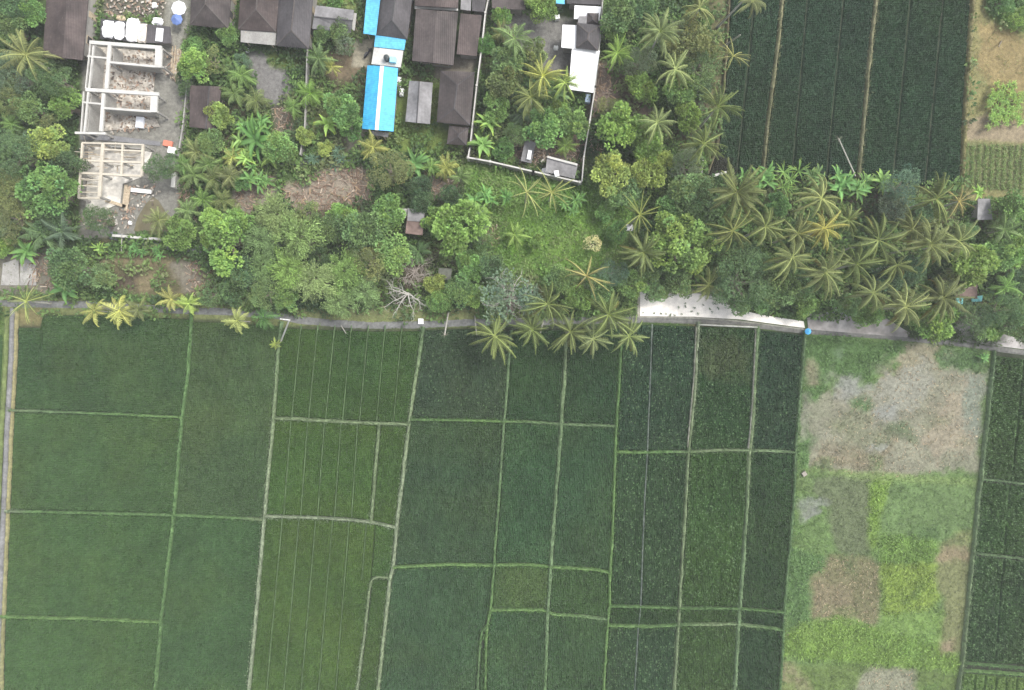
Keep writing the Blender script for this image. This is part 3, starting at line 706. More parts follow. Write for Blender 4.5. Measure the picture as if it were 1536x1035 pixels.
def palm_mesh(name, seed, fronds=22, up=1.0, leaf=.145, pairs=26, curl=1.0, rib=(1.75, 1.65, 1.5), width=1.0, tips=1.0, hang=.5, lw=.012):
    rng = np.random.default_rng(seed); vs = []; fs = []; cs = []; base = 0
    def put(v, col):
        nonlocal base
        v = np.asarray(v); vs.append(v); fs.append(np.arange(len(v)).reshape(-1, 4) + base); base += len(v)
        cs.append(np.broadcast_to(np.asarray(col, float), (len(v), 3)) if np.ndim(col) == 1 else col)
    for i in range(fronds):
        a = i * 2.39996 + rng.normal(0, .3); q = i / fronds            # q: 0 youngest, upright; 1 oldest, hanging
        L = rng.uniform(.72, 1.14) * (.72 + .35 * math.sin(min(1, q * 1.5 + .25) * 1.57))
        el = up * (1.05 - 1.25 * q) + rng.normal(0, .1); cu = (1.0 + .75 * q) * curl * rng.uniform(.8, 1.25); side = rng.normal(0, .3)
        m = 14; p = np.zeros((m + 1, 3)); d = np.zeros((m + 1, 3))
        for j in range(m + 1):
            t = j / m; e = el - cu * t ** 1.5; aa = a + side * t * t
            d[j] = (math.cos(e) * math.cos(aa), math.cos(e) * math.sin(aa), math.sin(e))
            if j: p[j] = p[j - 1] + d[j - 1] * L / m
        s = np.stack([-np.sin(a + side * np.linspace(0, 1, m + 1) ** 2), np.cos(a + side * np.linspace(0, 1, m + 1) ** 2), np.zeros(m + 1)], 1)
        roll = rng.normal(0, .35); nrm = np.cross(d, s)
        s = s * math.cos(roll) + nrm * math.sin(roll); nrm = np.cross(d, s)
        wv = (.017 * (1 - np.linspace(0, 1, m + 1) * .75))[:, None]
        ribq = np.stack([p[:-1] - s[:-1] * wv[:-1], p[:-1] + s[:-1] * wv[:-1], p[1:] + s[1:] * wv[1:], p[1:] - s[1:] * wv[1:]], 1).reshape(-1, 3) + np.array([0, 0, .006])
        age = 1 + rng.normal(0, .14) - .22 * (q > .85); ytip = .12 * q
        put(ribq, np.array(rib) * age)
        tt = np.linspace(.16, .99, pairs)
        pi = np.stack([np.interp(tt, np.linspace(0, 1, m + 1), p[:, k]) for k in range(3)], 1)
        di = np.stack([np.interp(tt, np.linspace(0, 1, m + 1), d[:, k]) for k in range(3)], 1)
        si = np.stack([np.interp(tt, np.linspace(0, 1, m + 1), s[:, k]) for k in range(3)], 1)
        ni = np.stack([np.interp(tt, np.linspace(0, 1, m + 1), nrm[:, k]) for k in range(3)], 1)
        ll = leaf * width * np.sin(np.clip(tt * 1.08 + .12, 0, 1) * 3.0) ** .6 * (1 + rng.normal(0, .08, pairs)) + .02
        for sg in (1, -1):
            o = si * sg * .75 + di * .62 - np.array([0, 0, 1.0]) * (hang * .75 + rng.random(pairs) * hang * .6)[:, None] + rng.normal(0, .07, (pairs, 3))
            o /= np.linalg.norm(o, axis=1)[:, None]
            w2 = di * lw * L
            mid = pi + o * (ll * .55)[:, None]
            tip = pi + (o + np.array([0, 0, -.35 * tips])) * ll[:, None]
            q4 = np.stack([pi - w2 * .6, pi + w2 * .6, mid + w2, mid - w2], 1).reshape(-1, 3)
            q5 = np.stack([mid - w2, mid + w2, tip + w2 * .3, tip - w2 * .3], 1).reshape(-1, 3)
            c = np.repeat((age * (1 + rng.normal(0, .1, pairs)))[:, None] * np.array([1 + ytip, 1 + ytip * .4, 1 - ytip * .3]), 4, 0)
            if q > .86 and rng.random() < .55 and fronds > 16: c = c * np.array([1.2, .88, .7])
            put(q4, c); put(q5, c * .96)
    return np_mesh(name, np.concatenate(vs), np.concatenate(fs), np.concatenate(cs).clip(.1, 4))

def blade_mesh(name, seed, stems=1, blades=9, L=1.0, w=.24, el=(.15, 1.1), spread=0.0, split=.3, curl=1.1):
    """broad paddle leaves in rosettes (banana, heliconia, agave by its sizes)"""
    rng = np.random.default_rng(seed); vs = []; fs = []; cs = []; base = 0
    for st in range(stems):
        sx, sy = rng.normal(0, spread, 2); sz = rng.normal(0, spread * .4); sc = rng.uniform(.75, 1.1)
        for i in range(blades):
            a = i * 2.4 + rng.normal(0, .3) + st; e0 = rng.uniform(*el); l = L * sc * rng.uniform(.75, 1.1); t1 = 1 + rng.normal(0, .18)
            m = 7; pp = np.array([sx, sy, sz + .02 * i]); P = []; cu = curl * rng.uniform(.6, 1.4)
            for j in range(m + 1):
                t = j / m; e = e0 - cu * t ** 1.6
                d = np.array([math.cos(e) * math.cos(a), math.cos(e) * math.sin(a), math.sin(e)])
                if j: pp = pp + d * l / m
                s = np.array([-math.sin(a), math.cos(a), 0]); n = np.cross(d, s)
                ww = w * l * max(.05, math.sin(min(1, t * 1.05 + .06) * 3.05)) ** .6 * .5 * (1 - split * rng.random() * (t > .3))
                P.append([pp + s * ww - n * ww * -.35, pp, pp - s * ww - n * ww * -.35])
            P = np.array(P)
            v = P.reshape(-1, 3); ii = np.arange((m + 1) * 3).reshape(m + 1, 3) + base
            vs.append(v); base += len(v)
            fs.append(np.stack([ii[:-1, :-1], ii[:-1, 1:], ii[1:, 1:], ii[1:, :-1]], -1).reshape(-1, 4))
            c = np.ones((m + 1, 3, 3)) * t1; c[:, 1] *= 1.35; c[-2:] *= np.array([1.25, 1.05, .8]); cs.append(c.reshape(-1, 3))
    return np_mesh(name, np.concatenate(vs), np.concatenate(fs), np.concatenate(cs).clip(.1, 3))

def trunk_mesh(name, seed, lean=.0, limbs=5, spread=.5, r=.16, palm=False):
    """unit height trunk from z=0 to 1; scaled in z by height, in x and y by crown radius"""
    rng = np.random.default_rng(seed); m = MB()
    if palm:
        pts = [(0, 0, t) for t in np.linspace(0, 1, 9)]
        m.tube(pts, [r * (1.5 if t == 0 else 1.0 - .3 * t) for t in np.linspace(0, 1, 9)], 8)
    else:
        m.tube([(0, 0, -.02), (.01, .02, .25), (.0, .01, .5), (.02, 0, .66)], [r * 1.3, r, r * .85, r * .7], 8)
        for i in range(limbs):
            a = i * 6.283 / limbs + rng.normal(0, .3); s = spread * rng.uniform(.7, 1.1)
            z1 = rng.uniform(.4, .6)
            m.tube([(0, 0, z1), (s * .4 * math.cos(a), s * .4 * math.sin(a), z1 + .16), (s * math.cos(a + .2), s * math.sin(a + .2), z1 + .34)], [r * .5, r * .36, r * .12], 6)
    return m.mesh(name, smooth=True)

CROWN = {
 'broad': [crown_mesh('crown', 11 + i, 34, .27, 3600, .10, .62, .72) for i in range(4)],
 'fine': [crown_mesh('crown', 31 + i, 48, .21, 5200, .062, .5, .7, contrast=.2) for i in range(3)],
 'clump': [crown_mesh('crown', 51 + i, 30, .23, 3000, .115, .72, .62, contrast=.3, irregular=.3) for i in range(4)],
 'big': [crown_mesh('crown', 71 + i, 46, .185, 4600, .085, .7, .6, contrast=.3, irregular=.3) for i in range(3)],
 'sparse': [crown_mesh('crown', 91 + i, 30, .2, 1500, .085, .6, .6, contrast=.2) for i in range(2)],
 'feather': [feather_mesh('crown', 111 + i) for i in range(4)],
 'coco': [palm_mesh('crown', 131 + i, (20, 23, 17, 21, 25, 18, 22, 19)[i], (1, 1.1, .85, 1, 1.15, .9, 1, .8)[i], curl=(1, .85, 1.2, 1.1, .9, 1, 1.25, .9)[i], leaf=(.145, .16, .13, .15, .14, .16, .15, .13)[i], hang=(.6, 1.0, .45, .8, .4, 1.1, .7, .55)[i], lw=(.013, .011, .014, .012, .015, .011, .012, .014)[i], rib=(1.75, 1.65, 1.45)) for i in range(8)],
 'thin': [palm_mesh('crown', 141 + i, 15, leaf=.11, curl=.8, rib=(2.3, 2.0, 1.5), pairs=20, hang=1.1, lw=.011) for i in range(2)],
 'young': [palm_mesh('crown', 151 + i, 12, 1.1, leaf=.2, curl=.9, pairs=20, width=1.1, lw=.018) for i in range(3)],
 'areca': [palm_mesh('crown', 161 + i, 16, 1.25, leaf=.24, curl=1.25, pairs=20, width=1.0, lw=.014) for i in range(3)],
 'banana': [blade_mesh('leaves', 181 + i, 2, 9, 1.0, .27, spread=.12) for i in range(3)],
 'clumpbanana': [blade_mesh('leaves', 191 + i, 6, 8, .62, .25, spread=.38) for i in range(3)],
 'spiky': [blade_mesh('leaves', 201 + i, 5, 14, .6, .10, (.2, 1.3), .3, 0, .7) for i in range(2)],
}
TRUNK = {'tree': [trunk_mesh('trunk', 5 + i) for i in range(3)], 'palm': [trunk_mesh('trunk', 9, r=.16, palm=True)], 'soft': [trunk_mesh('trunk', 12, r=.13, palm=True)]}
COL = {'dark': (80, 104, 70), 'deep': (96, 122, 78), 'mid': (110, 136, 84), 'green': (116, 148, 82), 'lime': (128, 158, 82), 'yellow': (148, 168, 90), 'olive': (122, 134, 84),
       'grey': (118, 136, 106), 'blue': (98, 122, 96), 'coco': (110, 122, 75), 'gold': (158, 166, 98), 'pale': (126, 138, 92), 'vivid': (98, 136, 76), 'bamboo': (124, 148, 92), 'yolive': (146, 148, 84), 'brownish': (134, 132, 92), 'cream': (218, 214, 156)}
KIND = {  # crown, trunk, object name, everyday word, crown height / radius, fraction of height where the crown centre sits
 'broad': ('tree', 'broadleaf_tree', 'tree'), 'fine': ('tree', 'broadleaf_tree', 'tree'), 'clump': ('tree', 'broadleaf_tree', 'tree'), 'big': ('tree', 'broadleaf_tree', 'tree'),
 'sparse': ('tree', 'broadleaf_tree', 'tree'), 'feather': ('tree', 'bamboo_clump', 'bamboo'), 'coco': ('palm', 'coconut_palm', 'palm tree'), 'thin': ('palm', 'coconut_palm', 'palm tree'),
 'young': ('soft', 'young_palm', 'palm tree'), 'areca': ('soft', 'areca_palm', 'palm tree'), 'banana': ('soft', 'banana_plant', 'banana plant'),
 'clumpbanana': ('soft', 'banana_clump', 'banana plant'), 'spiky': ('soft', 'agave_plant', 'spiky plant')}
count = {}
VEGK = .98
def plant(kind, x, y, r, colour, label, h=None, base=None, group=None):
    """crown centre over pixel (x, y), crown radius r pixels, h metres to the crown centre; base: pixel of the foot if it leans"""
    tr, nm, cat = KIND[kind]
    i = count.get(kind, 0); count[kind] = i + 1
    palm = tr != 'tree'
    if h is None: h = {'coco': 8.5, 'thin': 8.5, 'young': 2.4, 'areca': 2.6, 'banana': 2.0, 'clumpbanana': 1.6, 'spiky': .5, 'feather': r * .11}.get(kind, max(.8, r * .14))
    cx, cy = W(x, y, h); R_ = r * S * (1 - h / CAM_H) * ((1.22 if kind == 'coco' else 1.12) if palm else 1.08)
    bx, by = W(*base, 0) if base else (cx, cy)
    t = thing(nm, label, cat, (bx, by, 0), group)
    tm = TRUNK[tr][i % len(TRUNK[tr])]
    tk = link('trunk', tm, M['bark'] if not palm else M['palebark'], t)
    dx, dy = cx - bx, cy - by
    s = R_ if not palm else (1.0 if kind in ('coco', 'thin') else .55)
    tk.matrix_local = Matrix(((s, 0, dx, 0), (0, s, dy, 0), (0, 0, h, 0), (0, 0, 0, 1)))
    cm = CROWN[kind]; c = link('crown' if nm not in ('banana_plant', 'banana_clump', 'agave_plant') else 'leaves', cm[i % len(cm)], M['leaf'], t)
    c.location = (dx, dy, h); c.rotation_euler = (0, 0, random.uniform(0, 6.28)); sz = R_ * random.uniform(.94, 1.06)
    c.scale = (R_, sz, R_ * (1 if palm else 1.0))
    if palm: c.rotation_euler = (random.gauss(0, .17), random.gauss(0, .17), c.rotation_euler[2])
    k = random.uniform(.9, 1.1)
    cc = lin(*COL[colour]) * VEGK * k * np.array([random.uniform(.93, 1.07), 1, random.uniform(.92, 1.08)])
    c.color = (*cc, 1)
    return t

# ------------------------------------------------------------------ every plant: kind, x, y, radius (photograph pixels), colour, label
PLANTS = [
# west edge, beside the long brown roof and the unfinished house
('broad', 14, 8, 26, 'deep', 'dark green tree at the top left corner of the view'),
('clump', 50, 18, 20, 'green', 'bright bushy tree touching the left side of the long reddish brown roof'),
('broad', 18, 42, 22, 'mid', 'mid green tree between the corner tree and the palm beside the long brown roof'),
('coco', 39, 82, 38, 'pale', 'pale palm with long fronds at the lower left corner of the long brown roof', 6),
('fine', 20, 112, 30, 'grey', 'grey green tree right below the pale palm at the left edge'),
('fine', 82, 120, 30, 'deep', 'fine leaved dark tree below the end of the long brown roof'),
('clump', 98, 158, 23, 'lime', 'small lime green tree left of the upper unfinished house frame'),
('broad', 45, 163, 24, 'mid', 'mid green tree just left of the small lime tree by the house frame'),
('fine', 10, 148, 27, 'olive', 'olive grey tree on the left edge beside the row of green crowns'),
('areca', 18, 186, 20, 'green', 'small fan of palm fronds at the left edge under the olive grey tree'),
('sparse', 78, 190, 20, 'olive', 'thin brownish green shrub against the lower left corner of the upper house frame'),
('clump', 76, 218, 28, 'yellow', 'yellow green tree left of the lower unfinished house frame'),
('broad', 52, 206, 13, 'blue', 'small bluish tree tucked against the yellow green tree'),
('fine', 18, 232, 38, 'deep', 'wide dark crown at the left edge level with the yellow green tree'),
('broad', 103, 246, 24, 'dark', 'dark tree pressed against the left wall of the lower house frame'),
('big', 68, 286, 40, 'green', 'large round tree speckled with yellow leaf tips left of the lower house frame'),
('fine', 17, 285, 32, 'olive', 'olive crown at the left edge beside the large speckled tree'),
('clump', 116, 272, 11, 'green', 'little green shrub between the speckled tree and the house frame'),
('fine', 22, 330, 28, 'olive', 'olive green crown below the large speckled tree at the left edge'),
('broad', 78, 328, 28, 'deep', 'dark tree directly under the large speckled tree'),
('young', 66, 350, 34, 'deep', 'dark palm with stiff fronds above the rubble at the left', 4),
('young', 94, 348, 28, 'blue', 'dark bluish palm beside the corner of the lower house plot', 4),
('banana', 42, 378, 20, 'vivid', 'banana plant at the top of the concrete pads on the left'),
('clump', 8, 372, 14, 'lime', 'bright bush at the left edge above the concrete pads'),
('fine', 150, 330, 23, 'deep', 'dark round tree growing inside the lower left corner of the unfinished house plot', 3.2),
('fine', 246, 250, 24, 'deep', 'dark tree overhanging the right side of the lower house frame', 4),
('areca', 238, 330, 26, 'pale', 'pale palm leaning over the brown puddle in the house plot', 4),
('clump', 270, 346, 24, 'green', 'bright bush between the brown puddle and the big lime tree'),
('big', 338, 357, 42, 'lime', 'big lime green domed tree overhanging the grey side lane'),
('banana', 152, 372, 14, 'lime', 'first banana plant along the side lane, nearest the left end of the lane', 1),
('clumpbanana', 205, 380, 16, 'vivid', 'banana plant on the lane verge just right of the thin pale pole'),
('clumpbanana', 236, 383, 14, 'vivid', 'banana plant on the lane verge below the puddle'),
('broad', 105, 402, 32, 'deep', 'dark spreading tree between the rubble pads and the round tree'),
('broad', 152, 416, 20, 'mid', 'neat round tree beside the bare brown plot'),
('banana', 100, 432, 22, 'vivid', 'banana plant at the foot of the dark spreading tree'),
('thin', 40, 452, 30, 'olive', 'olive palm standing where the narrow path meets the lane', 5),
('young', 142, 466, 21, 'gold', 'golden palm at the paddy edge, left end of the group of three', 4),
('young', 179, 466, 26, 'gold', 'large golden palm in the middle of the group of three at the paddy edge', 4.5),
('young', 207, 464, 22, 'coco', 'olive palm at the right end of the group of three at the paddy edge', 4),
('young', 258, 449, 21, 'gold', 'golden palm above the lane, left one of the close pair', 4),
('young', 283, 455, 20, 'yellow', 'yellow green palm above the lane, right one of the close pair', 4),
('young', 356, 481, 23, 'gold', 'lone golden palm with hanging fronds at the paddy edge', 4.5),
('young', 413, 517, 10, 'yellow', 'tiny yellow palm at the lower end of the leaning white pole', 1.5),
('areca', 396, 476, 22, 'vivid', 'green palm with drooping leaves over the lane beside the white pole', 2.5),
('sparse', 318, 442, 22, 'deep', 'dark low shrub between the golden pair and the lone golden palm'),
# yards behind the brown hip roofs
('broad', 288, 74, 17, 'green', 'green shrub under the lower edge of the first hip roof'),
('clump', 290, 100, 24, 'lime', 'pale lime bush right of the stacked timber'),
('broad', 343, 52, 17, 'green', 'green bush between the first hip roof and the pale canopy'),
('sparse', 318, 92, 20, 'olive', 'wiry shrub with thin twigs in the yard below the first hip roof'),
('fine', 280, 122, 17, 'dark', 'dark bush at the top left corner of the small overgrown house'),
('fine', 363, 93, 13, 'blue', 'dark bluish bush at the edge of the bare grey yard'),
('areca', 362, 114, 24, 'green', 'feathery palm on the left side of the bare grey yard'),
('areca', 352, 140, 22, 'mid', 'dark feathery palm touching the small overgrown house'),
('areca', 384, 152, 26, 'olive', 'olive feathery palm at the lower left of the bare grey yard'),
('clump', 327, 172, 21, 'yellow', 'yellow green bush growing against the small overgrown house'),
('clumpbanana', 392, 193, 30, 'vivid', 'bright banana clump below the bare grey yard'),
('banana', 390, 212, 30, 'vivid', 'big banana plant with radiating leaves below the banana clump'),
('clumpbanana', 358, 218, 26, 'green', 'banana clump left of the big radiating banana plant'),
('broad', 316, 214, 20, 'mid', 'green bush below the small overgrown house'),
('areca', 296, 228, 26, 'olive', 'olive palm beside the driveway gate of the unfinished house'),
('young', 348, 236, 18, 'gold', 'palm with one yellow fan of fronds below the banana clump', 2),
('areca', 314, 246, 22, 'bamboo', 'pale areca palm between the olive palm and the yellow fan palm'),
('areca', 276, 248, 20, 'green', 'small areca palm beside the short white gate wall'),
('areca', 345, 264, 22, 'pale', 'pale areca palm left of the vivid bush by the footpath'),
('banana', 372, 238, 20, 'lime', 'light banana plant between the big radiating banana and the footpath bananas'),
('areca', 282, 316, 22, 'bamboo', 'pale areca palm above the bright bush by the puddle'),
('areca', 352, 322, 20, 'olive', 'olive areca palm just above the big lime green domed tree'),
('areca', 408, 235, 20, 'lime', 'yellow green areca palm at the left end of the footpath'),
('areca', 292, 262, 26, 'bamboo', 'yellowish areca palm on the right bank of the unfinished house drive'),
('areca', 322, 268, 24, 'coco', 'olive areca palm right of the yellowish one by the drive'),
('areca', 305, 300, 22, 'green', 'green areca palm in the litter below the yellowish areca'),
('areca', 335, 300, 22, 'olive', 'dull areca palm on the left rim of the first brown debris patch'),
('clumpbanana', 388, 262, 26, 'vivid', 'banana clump over the left end of the footpath'),
('clump', 361, 272, 13, 'vivid', 'small vivid green bush left of the footpath bananas'),
('broad', 420, 222, 24, 'green', 'bright green bush above the left end of the footpath'),
('clump', 460, 205, 14, 'yellow', 'yellow flecked bush in the yard left of the bright blue roof'),
('clump', 489, 222, 12, 'yellow', 'small yellow bush beside the footpath'),
('spiky', 510, 236, 22, 'blue', 'blue green spiky plant along the footpath'),
('spiky', 478, 240, 18, 'blue', 'blue green spiky plant at the left part of the footpath'),
('young', 560, 222, 25, 'gold', 'golden palm below the bright blue gabled roof', 3),
('young', 478, 88, 25, 'deep', 'dark green palm at the corner of the fourth hip roof', 3.5),
('young', 498, 100, 16, 'gold', 'small yellow palm right beside the dark palm', 2.2),
('areca', 466, 140, 27, 'lime', 'yellow green palm in the middle of the yard left of the blue roof'),
('areca', 440, 160, 18, 'green', 'small palm on the right edge of the bare grey yard'),
('clump', 515, 165, 28, 'green', 'round green tree pressed against the left edge of the blue roof'),
('banana', 491, 187, 20, 'lime', 'bright banana plant below the round tree beside the blue roof'),
('clump', 528, 192, 16, 'vivid', 'green bush at the lower left corner of the blue roof'),
('broad', 510, 46, 17, 'mid', 'green tree overhanging the small grey shed roof'),
('sparse', 518, 66, 17, 'grey', 'lacy grey green tree below the small grey shed roof'),
('broad', 484, 52, 14, 'mid', 'green bush at the lower edge of the small grey shed roof'),
('clump', 500, 2, 14, 'vivid', 'green bush at the top edge above the small grey shed'),
# tall thicket above the lane
('feather', 420, 325, 34, 'bamboo', 'pale bamboo clump right of the big lime tree, at the top of the thicket'),
('feather', 398, 362, 32, 'mid', 'green bamboo clump at the left flank of the thicket'),
('feather', 455, 358, 38, 'bamboo', 'wide pale bamboo clump in the middle of the thicket'),
('broad', 500, 344, 24, 'deep', 'dark tree below the large brown debris patch'),
('feather', 440, 402, 34, 'lime', 'bright bamboo clump in the lower middle of the thicket'),
('feather', 478, 420, 34, 'bamboo', 'pale bamboo clump overhanging the lane verge'),
('feather', 520, 408, 32, 'green', 'green bamboo clump left of the leafless white tree'),
('feather', 548, 440, 28, 'bamboo', 'low bamboo clump on the lane verge below the leafless white tree'),
('feather', 513, 452, 26, 'bamboo', 'low bamboo clump hanging over the lane above the ruled paddy'),
('feather', 400, 400, 28, 'mid', 'green bamboo clump left of the bright one in the lower thicket'),
('broad', 368, 410, 26, 'deep', 'dark tree under the lower edge of the big lime tree'),
('fine', 400, 440, 26, 'mid', 'green fine leaved tree on the verge above the drooping green palm'),
('broad', 350, 436, 22, 'deep', 'dark shrub beside the small grey track to the lane'),
('clump', 428, 448, 20, 'green', 'green bush above the top of the leaning white pole'),
('broad', 549, 346, 33, 'mid', 'rounded green tree left of the rusty shed'),
('clump', 514, 324, 20, 'lime', 'yellow green tree between the debris patch and the rounded green tree'),
('clump', 580, 322, 24, 'green', 'leafy green tree just above and left of the rusty shed'),
('broad', 592, 382, 30, 'green', 'green tree between the rusty shed and the leafless white tree'),
('fine', 556, 392, 30, 'olive', 'olive green crown left of the leafless white tree'),
('fine', 583, 254, 32, 'olive', 'olive green dome right of the large debris patch, below the path'),
('banana', 622, 246, 22, 'vivid', 'banana plant right of the olive dome'),
('areca', 670, 252, 22, 'gold', 'yellowish palm below the lawn of the brown house'),
('areca', 690, 266, 20, 'bamboo', 'pale palm near the corner of the white boundary wall'),
('areca', 648, 252, 18, 'green', 'green palm between the banana plant and the yellowish palm'),
('broad', 630, 282, 19, 'dark', 'dark bush above the rusty shed, upper one of two'),
('broad', 634, 304, 18, 'dark', 'dark bush touching the top of the rusty shed, lower one of two'),
('broad', 676, 296, 17, 'dark', 'dark bush beside the pale flowering bush'),
('clump', 686, 346, 40, 'lime', 'large lumpy lime green tree right of the rusty shed'),
('clump', 655, 330, 22, 'lime', 'lime crown at the upper left of the large lumpy lime tree'),
('fine', 712, 332, 25, 'grey', 'grey green crown at the upper right of the large lumpy lime tree'),
('young', 628, 378, 24, 'deep', 'dark palm below the rusty shed', 3),
('fine', 722, 362, 15, 'mid', 'small green tree on the right side of the large lumpy lime tree'),
('clump', 704, 398, 22, 'green', 'leafy green tree below the large lumpy lime tree'),
('broad', 690, 436, 24, 'mid', 'green tree left of the tangled pale branched tree'),
('clump', 712, 442, 17, 'lime', 'lime bush at the left foot of the tangled pale branched tree'),
('clump', 655, 424, 16, 'yellow', 'yellow green bush right of the leafless white tree'),
('broad', 660, 452, 18, 'green', 'green bush on the lane verge right of the leafless white tree'),
('broad', 735, 400, 22, 'deep', 'dark shrub above the tangled pale branched tree'),
('clump', 432, 372, 17, 'mid', 'leafy green bush wedged between the two upper bamboo clumps'),
('fine', 478, 384, 18, 'deep', 'dark fine leaved tree filling a gap in the middle of the thicket'),
('broad', 540, 384, 17, 'lime', 'small bright tree under the rounded green tree by the shed'),
('sparse', 460, 318, 20, 'olive', 'thin olive tree over the edge of the large debris patch'),
# sloping lawn
('clumpbanana', 728, 300, 26, 'vivid', 'banana clump at the left end of the sloping bright lawn'),
('banana', 758, 297, 18, 'vivid', 'banana plant right of the banana clump on the bright lawn'),
('banana', 723, 320, 18, 'lime', 'pale banana plant below the banana clump on the lawn'),
('thin', 790, 288, 32, 'pale', 'pale thin palm standing on the bright lawn under the boundary wall', 7),
('thin', 828, 288, 32, 'pale', 'thin palm with long yellow fronds at the top of the bright lawn', 6),
('clumpbanana', 862, 310, 22, 'vivid', 'banana clump at the upper right of the bright lawn'),
('young', 772, 352, 22, 'lime', 'small palm on the left slope of the bright lawn', 2.4),
('clump', 806, 362, 13, 'lime', 'round bright bush alone on the bright lawn'),
('sparse', 890, 366, 14, 'cream', 'cream yellow bush at the lower right of the bright lawn', 2.5),
('broad', 908, 318, 15, 'green', 'green bush between the bright lawn and the thin palm'),
('broad', 925, 348, 16, 'vivid', 'vivid green bush left of the two palms beside the lime trees'),
# inside the walled plot
('broad', 812, 8, 24, 'lime', 'yellow green round tree at the top of the walled plot'),
('clump', 752, 22, 14, 'green', 'small green bush near the top of the left boundary wall'),
('young', 772, 58, 32, 'mid', 'dark green palm in the upper left of the walled plot', 5),
('areca', 752, 50, 20, 'olive', 'olive palm close to the left boundary wall'),
('clump', 730, 66, 15, 'vivid', 'vivid bush against the left boundary wall'),
('clump', 765, 92, 26, 'mid', 'leafy green tree below the dark green palm in the walled plot'),
('clump', 758, 124, 26, 'olive', 'olive leafy tree in the middle of the walled plot'),
('clump', 798, 82, 20, 'olive', 'olive tree beside the paved yard of the walled plot'),
('coco', 814, 114, 30, 'gold', 'golden yellow palm in the middle of the walled plot', 7),
('coco', 848, 124, 24, 'yellow', 'yellow palm overhanging the large white roof', 6),
('coco', 797, 146, 32, 'olive', 'olive palm below the golden yellow palm', 6.5),
('areca', 782, 172, 24, 'blue', 'dark palm in the shade below the olive palm of the walled plot'),
('banana', 838, 146, 18, 'deep', 'dark banana plant below the yellow palm'),
('clump', 742, 158, 22, 'green', 'green bush halfway along the left boundary wall'),
('banana', 733, 188, 24, 'lime', 'pale banana plant at the lower left boundary wall'),
('banana', 722, 218, 22, 'green', 'banana plant in the lower left corner of the walled plot'),
('clump', 815, 190, 28, 'green', 'green tree above the grey slab ruin'),
('clump', 838, 165, 16, 'lime', 'lime bush under the large white roof'),
('clump', 858, 190, 24, 'green', 'green tree by the right boundary wall'),
('fine', 772, 202, 18, 'mid', 'green bush between the palms and the grey slab ruin'),
('areca', 848, 218, 20, 'lime', 'small palm above the dark roof ruin'),
('clump', 756, 222, 16, 'vivid', 'vivid bush left of the grey slab ruin'),
# wood between the walled plot and the paddy
('broad', 928, 22, 30, 'mid', 'green tree at the top right of the white roofs, along the wall'),
('broad', 962, 12, 24, 'deep', 'dark green tree at the top edge left of the leaning palms'),
('clump', 922, 50, 20, 'green', 'bright green tree beside the dark hip roof of the white roofed house'),
('coco', 990, 48, 32, 'pale', 'pale palm left of the broad olive tree', 9),
('coco', 1049, 12, 28, 'pale', 'pale palm at the top edge near the paddy corner', 9),
('coco', 1128, 4, 24, 'pale', 'palm on a long leaning trunk reaching over the top of the paddy', 9, (1075, 42)),
('big', 1036, 62, 36, 'olive', 'broad olive tree beside the north paddy'),
('fine', 1048, 100, 32, 'mid', 'fine leaved green tree below the broad olive tree'),
('fine', 1015, 66, 22, 'grey', 'grey green crown left of the broad olive tree'),
('coco', 1013, 104, 28, 'pale', 'pale palm in the middle of the wood, left of the fine leaved tree', 8),
('thin', 1100, 84, 26, 'pale', 'ragged palm with bent fronds over the left edge of the north paddy', 8, (1085, 70)),
('coco', 926, 80, 24, 'lime', 'green palm close to the wall of the large white roof', 6),
('fine', 960, 92, 25, 'grey', 'grey green tree between the two palms in the wood'),
('clump', 962, 132, 22, 'lime', 'lime bush by the brown clearing in the wood'),
('clump', 1026, 132, 25, 'green', 'green tree with large leaves left of the paddy corner palm'),
('clump', 1029, 172, 21, 'lime', 'bright round tree left of the star shaped palm'),
('coco', 1076, 160, 33, 'coco', 'star shaped palm halfway down the left edge of the north paddy', 9),
('coco', 986, 184, 29, 'pale', 'pale palm alone below the brown clearing', 8),
('clump', 935, 192, 36, 'lime', 'wide lime green tree right of the lower boundary wall'),
('clump', 972, 214, 26, 'lime', 'lime tree between the pale lone palm and the golden clumps'),
('fine', 912, 162, 17, 'olive', 'olive shrub in the reddish litter by the wall'),
('clump', 920, 258, 30, 'yellow', 'large yellow green clumped tree outside the lower corner of the boundary wall'),
('clump', 966, 264, 26, 'yellow', 'yellow green clumped tree to the right of the corner clumped tree'),
('clump', 995, 246, 17, 'yellow', 'small yellow green clump nearest the paddy corner palm'),
('coco', 1055, 216, 33, 'coco', 'palm with a full crown at the lower left corner of the north paddy', 9),
('fine', 1028, 250, 26, 'grey', 'grey green tree beside the white corner of the north paddy'),
('broad', 1034, 290, 32, 'mid', 'mid green tree below the white corner of the north paddy'),
('clump', 1010, 310, 24, 'green', 'green tree on top of the big lime tree of the wood'),
('big', 1023, 368, 46, 'lime', 'biggest lime green tree, left of the coconut grove'),
('thin', 960, 322, 34, 'coco', 'palm with long fronds left of the green trees, above another palm', 8),
('coco', 965, 378, 30, 'coco', 'palm at the right end of the bright lawn, left of the biggest lime tree', 7),
('broad', 935, 290, 26, 'mid', 'green tree under the yellow green clumped trees'),
('broad', 985, 345, 22, 'deep', 'dark green tree squeezed between the palms and the biggest lime tree'),
('broad', 975, 405, 22, 'deep', 'dark bush above the narrow track to the white gravel'),
('clump', 950, 430, 22, 'green', 'green bush at the left end of the white gravel yard'),
('broad', 986, 438, 17, 'mid', 'green bush spilling onto the white gravel'),
('broad', 1015, 425, 22, 'mid', 'green shrub at the foot of the biggest lime tree'),
# tangle and palms over the lane
('sparse', 766, 448, 48, 'grey', 'tangled pale branched tree with sparse grey green leaves above the lane', 5),
